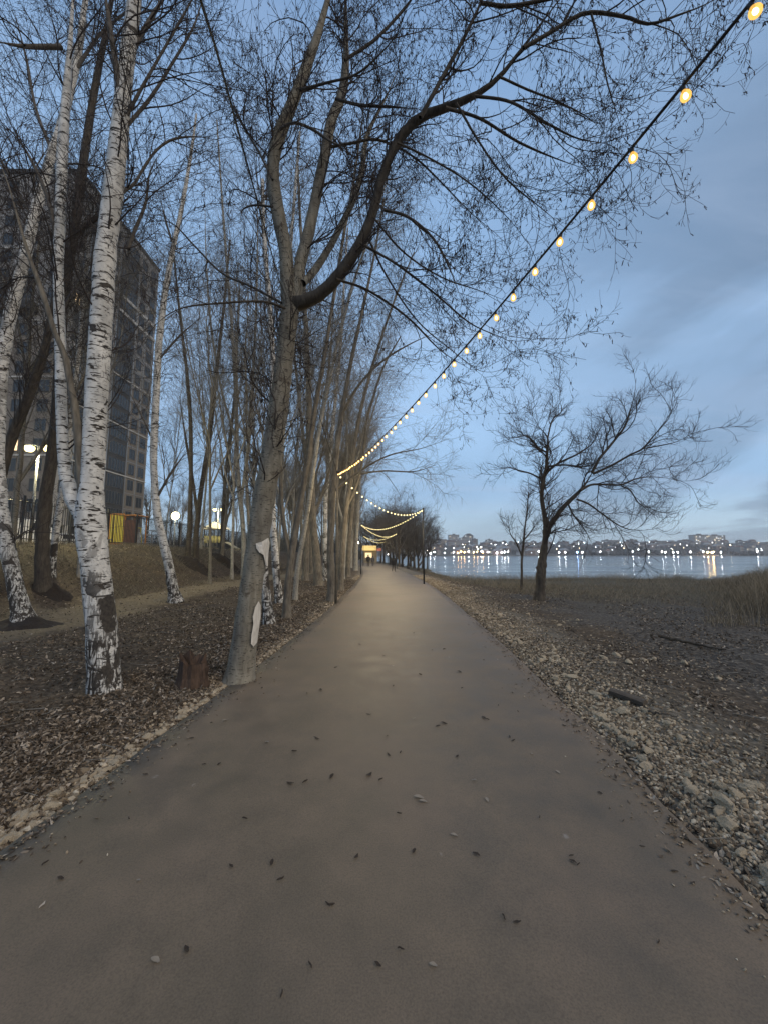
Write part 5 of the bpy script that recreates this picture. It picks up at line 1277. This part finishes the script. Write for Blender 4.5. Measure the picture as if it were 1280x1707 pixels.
# ------------------------------------------------------------------ people
def person(px, py, D, face, coat, trous, label, h=1.72, phase=.22, hood=False):
    p = Pt(px, py, D)[0]; x, y = p[0], D; z = float(pz(y))+.02; root = empty('person', (x, y, z), face); tag(root, label, 'person', 'people walking far along the path'); k = h/1.72
    bm = bmesh.new(); sk = bm.verts.layers.skin.verify()
    J = {'pel': (0, 0, .95, .13), 'spi': (0, 0, 1.15, .125), 'che': (0, -.01, 1.35, .15), 'nek': (0, -.01, 1.49, .055), 'hd0': (0, -.02, 1.57, .085), 'hd1': (0, -.02, 1.67, .075),
         'hl': (.09, 0, .9, .09), 'kl': (.10, -phase*.5-.03, .5, .062), 'al': (.10, -phase*.6, .09, .042), 'fl': (.11, -phase*.6-.15, .04, .035),
         'hr': (-.09, 0, .9, .09), 'kr': (-.10, phase*.3-.04, .5, .062), 'ar': (-.10, phase+.05, .12, .042), 'fr': (-.11, phase-.08, .04, .035),
         'sl': (.19, 0, 1.40, .062), 'el': (.24, .06+phase*.2, 1.13, .045), 'wl': (.23, -.02+phase*.3, .88, .032), 'gl': (.22, -.04+phase*.3, .80, .03),
         'sr': (-.19, 0, 1.40, .062), 'er': (-.24, .04-phase*.2, 1.13, .045), 'wr': (-.23, -.1-phase*.2, .90, .032), 'gr': (-.22, -.13-phase*.2, .83, .03)}
    E_ = [('pel', 'spi'), ('spi', 'che'), ('che', 'nek'), ('nek', 'hd0'), ('hd0', 'hd1'), ('pel', 'hl'), ('hl', 'kl'), ('kl', 'al'), ('al', 'fl'), ('pel', 'hr'), ('hr', 'kr'), ('kr', 'ar'), ('ar', 'fr'), ('che', 'sl'), ('sl', 'el'), ('el', 'wl'), ('wl', 'gl'), ('che', 'sr'), ('sr', 'er'), ('er', 'wr'), ('wr', 'gr')]
    vs = {}
    for n_, (a, b_, c, r0) in J.items():
        v = bm.verts.new((a*k, b_*k, c*k)); v[sk].radius = (r0*k, r0*k); v[sk].use_root = (n_ == 'pel'); vs[n_] = v
    for a, b_ in E_: bm.edges.new((vs[a], vs[b_]))
    me = bpy.data.meshes.new('body'); bm.to_mesh(me); bm.free(); me.materials.append(trous); o = part('body', me, root)
    o.modifiers.new('skin', 'SKIN'); s = o.modifiers.new('sub', 'SUBSURF'); s.levels = 1; s.render_levels = 2
    for md in o.modifiers: pass
    # coat: flared shell over torso
    b = MB(); S = 16; prof = [(.235, .72), (.225, .85), (.205, 1.0), (.20, 1.2), (.235, 1.36), (.19, 1.44), (.085, 1.50), (.075, 1.52)]
    V = [(rr*math.cos(j*2*math.pi/S)*k, rr*.68*math.sin(j*2*math.pi/S)*k, zz*k) for rr, zz in prof for j in range(S)]
    b.add(V, [[(i*S+j, i*S+(j+1) % S, (i+1)*S+(j+1) % S, (i+1)*S+j) for i in range(len(prof)-1) for j in range(S)]]); b.build('coat', coat, root, True)
    for s_, e_, w_ in (('sl', 'el', 'wl'), ('sr', 'er', 'wr')):
        b = MB(); b.tube([np.array(J[q][:3])*k for q in (s_, e_, w_)], [.078*k, .064*k, .05*k], 8); b.build('sleeve', coat, root, True)
    b = MB(); b.lathe([(.001, 1.765*k), (.06*k, 1.75*k), (.095*k, 1.69*k), (.10*k, 1.61*k), (.085*k, 1.54*k)], 12, (0, .008, 0)); b.build('hood' if hood else 'hair', coat if hood else CLOTH, root, True)
person(656, 954, 43, 0.15, CLOTH, CLOTH, 'person in a long black coat walking alone on the right half of the path', 1.72, .22, True)
person(614, 941, 62, 3.2, CLOTH, CLOTH, 'person in black walking on the left half of the path, larger of the distant pair', 1.8, .2)
person(621.5, 941, 63, 3.0, CLOTH2, CLOTH2, 'person in grey walking beside the figure in black far off', 1.66, .18)

# ------------------------------------------------------------------ far shore
hx = np.concatenate([np.linspace(-900, 0, 40), np.linspace(4, 1100, 280), np.linspace(1130, 2600, 40)]); hy = np.concatenate([np.linspace(608, 800, 70), np.linspace(806, 1500, 50)])
HXg, HYg = np.meshgrid(hx, hy, indexing='ij')
def hillz(x, y):
    u = ss(612, 900, y); prof_ = 25+9*fbm(x*.004, x*0, 3, 40)+6*ss(700, 1000, x)+4*fbm(x*.02, y*.02, 3, 41)
    return WATER-.6+1.6*ss(606, 616, y)+u**.8*prof_+2.5*u*fbm(x*.05, y*.05, 3, 42)
HZg = hillz(HXg, HYg); ni, nj = HXg.shape; idx = np.arange(ni*nj).reshape(ni, nj)
qd = np.stack([idx[:-1, :-1], idx[1:, :-1], idx[1:, 1:], idx[:-1, 1:]], -1).reshape(-1, 4)
part('hills', np_mesh('hills', np.stack([HXg, HYg, HZg], -1).reshape(-1, 3), [qd], simple('far_hillside', (.075, .072, .06), (.035, .036, .032), .05, .95, .3)), kind='structure')
# far woodland in clumps
rw = np.random.default_rng(88)
n = 5200; x_ = rw.uniform(30, 900, n); y_ = 613+300*rw.random(n)**1.4; wd = fbm(x_*.008, y_*.012, 3, 90)+.35*ss(270, 330, x_)*ss(640, 560, x_)*ss(760, 660, y_)
kq = wd > rw.random(n)*.3-.02; x_, y_ = x_[kq], y_[kq]
V = []; Fq = []; of = 0
cl = [rock_mesh(700+k, 1, 1.0) for k in range(6)]
which = rw.integers(0, 6, len(x_)); sz = rw.uniform(1.6, 4.0, len(x_)); zz_ = hillz(x_, y_)
for k, (pv, pf) in enumerate(cl):
    s = np.where(which == k)[0]; R = rot_batch(len(s), rw, .3); W = np.einsum('nij,vj->nvi', R, pv)*sz[s][:, None, None]*np.array([1, 1, 1.25])
    W += np.stack([x_[s], y_[s], zz_[s]+sz[s]*.8], -1)[:, None]; V.append(W.reshape(-1, 3)); Fq.append((pf[None]+(np.arange(len(s))*len(pv))[:, None, None]).reshape(-1, 3)+of); of += len(s)*len(pv)
part('far_woodland', np_mesh('far_woodland', np.concatenate(V), [np.concatenate(Fq)], simple('bare_wood_mass', (.045, .043, .040), (.02, .02, .02), .4, .95, 0), False), kind='stuff')
# houses
HW = [simple('house_wall_pale', (.34, .34, .33), (.24, .24, .24), .5, .8, 0), simple('house_wall_brick', (.17, .12, .10), (.11, .08, .07), .5, .8, 0), simple('house_wall_grey', (.20, .20, .20), (.14, .14, .14), .5, .8, 0)]
HR = [simple('roof_dark', (.06, .06, .065), None, 1, .8, 0), simple('roof_red', (.13, .06, .045), None, 1, .8, 0), simple('roof_pale', (.26, .27, .28), None, 1, .7, 0)]
HL = emit('house_window_warm', (1, .82, .55), 1.6); HLc = emit('house_window_cool', (.85, .93, 1), 1.6)
hp = []
for k in range(6):
    root = empty('hillside_house', (0, 0, 0)); w_, d_, h_ = ((9, 8, 5), (12, 8, 6), (8, 8, 7), (14, 9, 4), (10, 10, 6), (16, 9, 8))[k]
    b = MB(); b.box(-w_/2, w_/2, -d_/2, d_/2, -3, h_); b.build('wall', HW[k % 3], root)
    b = MB(); b.prism([(-w_/2-.5, h_+.01), (w_/2+.5, h_+.01), (0, h_+w_*.28)] if k != 5 else [(-w_/2-.5, h_+.01), (w_/2+.5, h_+.01), (w_/2, h_+.8), (-w_/2, h_+.8)], -d_/2-.4, d_/2+.4); b.build('roof', HR[(k*2) % 3], root)
    for j in range(3):
        b = MB(); x0 = -w_/2+w_*(j+.5)/3; b.box(x0-.6, x0+.6, -d_/2-.06, -d_/2-.01, h_*.45, h_*.45+1.3); b.build('window', (HL if k % 2 else HLc) if j == k % 3 and k != 2 else WGL, root)
    hp.append(root)
def hput(k, first, x, y, rz, s=1.):
    o = hp[k] if first else copy_tree(hp[k]); o.location = (x, y, float(hillz(x, y))); o.rotation_euler = (0, 0, rz); o.scale = (s, s, s)
    tag(o, 'small house among trees on the hillside across the lake', 'house', 'houses on the hillside across the lake')
us = set(); cnt = 0
while cnt < 210:
    x = rw.uniform(45, 780); y = 620+285*rw.random()**1.1
    if 300 < x < 620 and y < 735 and rw.random() < .85: continue
    k = rw.integers(0, 6); hput(k, k not in us, x, y, rw.normal()*.35, rw.uniform(.8, 1.25)); us.add(k); cnt += 1
# larger buildings, each with windows
def block(px0, px1, topy, D, label, wall, floors, cols, roof='flat', lit=.12, name='apartment_block', seed=0):
    a = Pt(px0, 915, D)[0]; c = Pt(px1, 915, D)[0]; top = Pt((px0+px1)/2, topy, D)[0][2]; x0, x1 = a[0], c[0]; zb = float(hillz((x0+x1)/2, D)) if D > 606 else 2
    root = empty(name, ((x0+x1)/2, D, zb-2)); tag(root, label, 'building'); w_ = x1-x0; h_ = top-zb+2; q = np.random.default_rng(seed)
    b = MB(); b.box(-w_/2, w_/2, 0, 14, -4, h_); b.build('wall', wall, root)
    b = MB()
    if roof == 'flat': b.box(-w_/2-.3, w_/2+.3, -.3, 14.3, h_+.01, h_+.8); b.box(-w_*.1, w_*.15, 4, 9, h_+.81, h_+3.0)
    else: b.prism([(-w_/2-.4, h_+.01), (w_/2+.4, h_+.01), (w_*.12, h_+5), (-w_*.12, h_+5)], -.3, 14.3)
    b.build('roof', HR[0], root)
    cw = w_/cols; fh = max(h_-3, 3)/floors
    lit_l = []; dark = []
    for i in range(cols):
        for j in range(floors):
            x = -w_/2+cw*(i+.5); z = 3+fh*(j+.35); (lit_l if q.random() < lit else dark).append((x, z))
    for lst, mt in ((lit_l, None), (dark, WGL)):
        for (x, z) in lst:
            b = MB(); b.box(x-cw*.28, x+cw*.28, -.12, -.02, z, z+fh*.5); b.build('window', mt or (HL if q.random() < .5 else HLc), root)
block(748, 765, 892, 900, 'tall pale slab tower across the lake, left of the peaked block', HW[0], 12, 5, seed=1)
block(767, 779, 897, 860, 'pale block joined to the left of the peaked block across the lake', HW[0], 9, 4, seed=2)
block(774, 789, 893, 880, 'pale block with a peaked roof on the far skyline', HW[0], 10, 4, 'peak', seed=3)
block(788, 796, 899, 860, 'lower pale block right of the peaked block on the skyline', HW[2], 8, 3, seed=4)
block(811, 821, 900, 900, 'small square block alone on the skyline left of the lone tree', HW[2], 6, 3, seed=5)
block(1157, 1181, 892, 840, 'long pale apartment block on the skyline at right, taller left part', HW[0], 7, 8, seed=6, lit=.2)
block(1181, 1210, 893, 850, 'long apartment block on the right skyline, lower right part', HW[0], 7, 9, seed=7, lit=.2)
block(1186, 1200, 905, 800, 'low dark block below the long skyline block', HW[2], 3, 5, seed=8)
block(960, 972, 902, 880, 'grey block on the skyline behind the right tree crown', HW[2], 6, 4, seed=9)
block(1050, 1062, 900, 880, 'grey block on the skyline under the drooping branches', HW[2], 6, 4, seed=10)
block(1238, 1256, 904, 820, 'low dark block at the far right of the skyline', HW[2], 4, 5, seed=11)
block(935, 948, 903, 870, 'low grey block on the skyline just right of the lone trunk', HW[2], 5, 4, seed=12)
block(1008, 1020, 901, 880, 'narrow grey block in the middle of the far skyline', HW[2], 6, 4, seed=13)
block(724, 734, 906, 860, 'small pale block left of the tall slab tower on the skyline', HW[0], 5, 3, seed=14)
# spire
p = Pt(729, 906, 870)[0]; root = empty('church_spire', (p[0], 870, float(hillz(p[0], 870)))); tag(root, 'thin church spire on the skyline left of the tall slab tower', 'spire'); hh = Pt(729, 880, 870)[0][2]-root.location.z
b = MB(); b.box(-3, 3, -3, 3, -2, hh*.45); b.build('tower_base', HW[2], root)
b = MB(); b.lathe([(3.0, hh*.45), (2.2, hh*.55), (.8, hh*.68), (.35, hh*.8), (.05, hh)], 10); b.build('spire_roof', HR[0], root)
# street lamps across the lake
SL = {}
def shore_lamp(x, y, zt, s, st, colr, label, group):
    z = float(hillz(x, y)); root = empty('shore_lamp', (x, y, z)); tag(root, label, 'street lamp', group); key = (round(st, 1), colr, round(zt), round(s, 1)); zt = round(zt); s = round(s, 1)
    h = zt
    if key not in SL:
        b = MB(); b.tube([(0, 0, -.5), (0, 0, h)], .15, 5); pm_ = np_mesh('pole', np.concatenate(b.V), [np.concatenate([f for f in b.F if f.shape[1] == 4])], METAL)
        b = MB(); b.lathe([(.001, h-.9*s), (.5*s, h-.5*s), (.6*s, h), (.4*s, h+.5*s), (.001, h+.8*s)], 8); SL[key] = (pm_, np_mesh('lamp_head', np.concatenate(b.V), [np.concatenate(b.F)], emit('far_lamp_%d_%d' % (int(st), len(SL)), colr, st*2.4)))
    part('pole', SL[key][0], root); part('lamp_head', SL[key][1], root)
WHT, ORN, BLU = (.92, .96, 1.), (1, .55, .18), (.25, .45, 1.)
sh = [(802, WHT, 60), (806, ORN, 30), (815, WHT, 60), (829, WHT, 70), (836, WHT, 30), (843, WHT, 40), (848, WHT, 40), (880, WHT, 45), (944, WHT, 40), (963, BLU, 60), (972, WHT, 40), (1004, WHT, 25), (1011, WHT, 80), (1035, WHT, 30), (1039, WHT, 22), (1057, WHT, 75), (1082, WHT, 80), (1102, WHT, 22), (1105, WHT, 45), (1110, WHT, 25), (1124, WHT, 70), (1131, WHT, 45), (1154, WHT, 90),
      (1178, WHT, 70), (1182, ORN, 260), (1186, ORN, 110), (1194, ORN, 240), (1203, WHT, 90), (1215, WHT, 20), (1225, WHT, 16), (1232, WHT, 22), (1267, WHT, 60), (1275, WHT, 25), (718, WHT, 50), (724, WHT, 25), (732, WHT, 20), (741, WHT, 40), (750, WHT, 20), (757, WHT, 36), (764, ORN, 30), (769, ORN, 30), (774, ORN, 35), (781, WHT, 40), (789, ORN, 30), (795, ORN, 26), (858, WHT, 18), (900, WHT, 25), (925, WHT, 20), (933, WHT, 30), (990, WHT, 18), (1070, WHT, 16), (1143, WHT, 20)]
sh = [q for q in sh if q[2] > 22]
for i, (px, c_, st) in enumerate(sh):
    p = Pt(px, 924, 614)[0]
    lab = {WHT: 'white street lamp on the far shore, its light streaking down the water', ORN: 'orange street lamp on the far shore with a warm streak in the water', BLU: 'blue lamp on the far shore behind the lone tree crown'}[c_]
    gp = {WHT: 'white lamps along the far shore', ORN: 'orange lamps along the far shore', BLU: None}[c_]
    q_ = rw.random(); shore_lamp(p[0], 612.5+q_*9, 3.4+3.2*rw.random(), .7+.5*rw.random(), st, c_, lab, gp)
for i in range(70):
    x = rw.uniform(60, 790); y = 640+255*rw.random()
    shore_lamp(x, y, 7.0, .8, (3, 6, 12)[i % 3], WHT if i % 5 else (1, .8, .5), 'lamp glowing among the houses on the far hillside', 'lamps among the far hillside houses')

# ------------------------------------------------------------------ wooded skyline beyond the playground
rw = np.random.default_rng(55); n = 2600
x_ = -10-rw.random(n)*150; y_ = 120+70*rw.random(n); kq = (np.abs(x_/y_) > .06) & ~((x_ > XR-Wb-3) & (x_ < XR+3) & (y_ < DBk+4)); x_, y_ = x_[kq], y_[kq]; n = len(x_)
h_ = rw.uniform(3.0, 10.5, n)*(.6+.8*np.clip(fbm(x_*.05, y_*.05, 2, 91)+.4, 0, 1)); z_ = H(x_, y_, False)
Pp = np.repeat(np.stack([x_, y_, z_], -1), 9, 0); hh_ = np.repeat(h_, 9); nn = len(hh_); tt = np.linspace(0, 1, 5)[None]
dv = rw.normal(size=(nn, 3))*.28; dv[:, 2] = 1; PP = Pp[:, None]+dv[:, None]*(hh_[:, None]*rw.uniform(.5, 1, nn)[:, None]*tt)[:, :, None]; PP[:, :, 0] += (rw.normal(size=nn)*.8)[:, None]*tt**2
V, Q = tubes(PP, np.full((nn, 5), .06)*np.array([1, .9, .7, .5, .3]), 3)
part('distant_thicket', np_mesh('distant_thicket', V, [Q], simple('thicket_bark', (.05, .047, .04), (.025, .023, .02), 1, .95, 0)), kind='stuff')
# ------------------------------------------------------------------ evening haze over the lake
m, t, o = mk('evening_haze'); v = t.nodes.new('ShaderNodeVolumePrincipled'); v.inputs['Color'].default_value = (.96, .98, 1, 1); v.inputs['Density'].default_value = .00038; v.inputs['Anisotropy'].default_value = .1
t.links.new(v.outputs[0], o.inputs['Volume'])
b = MB(); b.box(-3200, 3200, -1600, 1560, -6.5, 70); b.build('haze', m, None, kind='stuff')
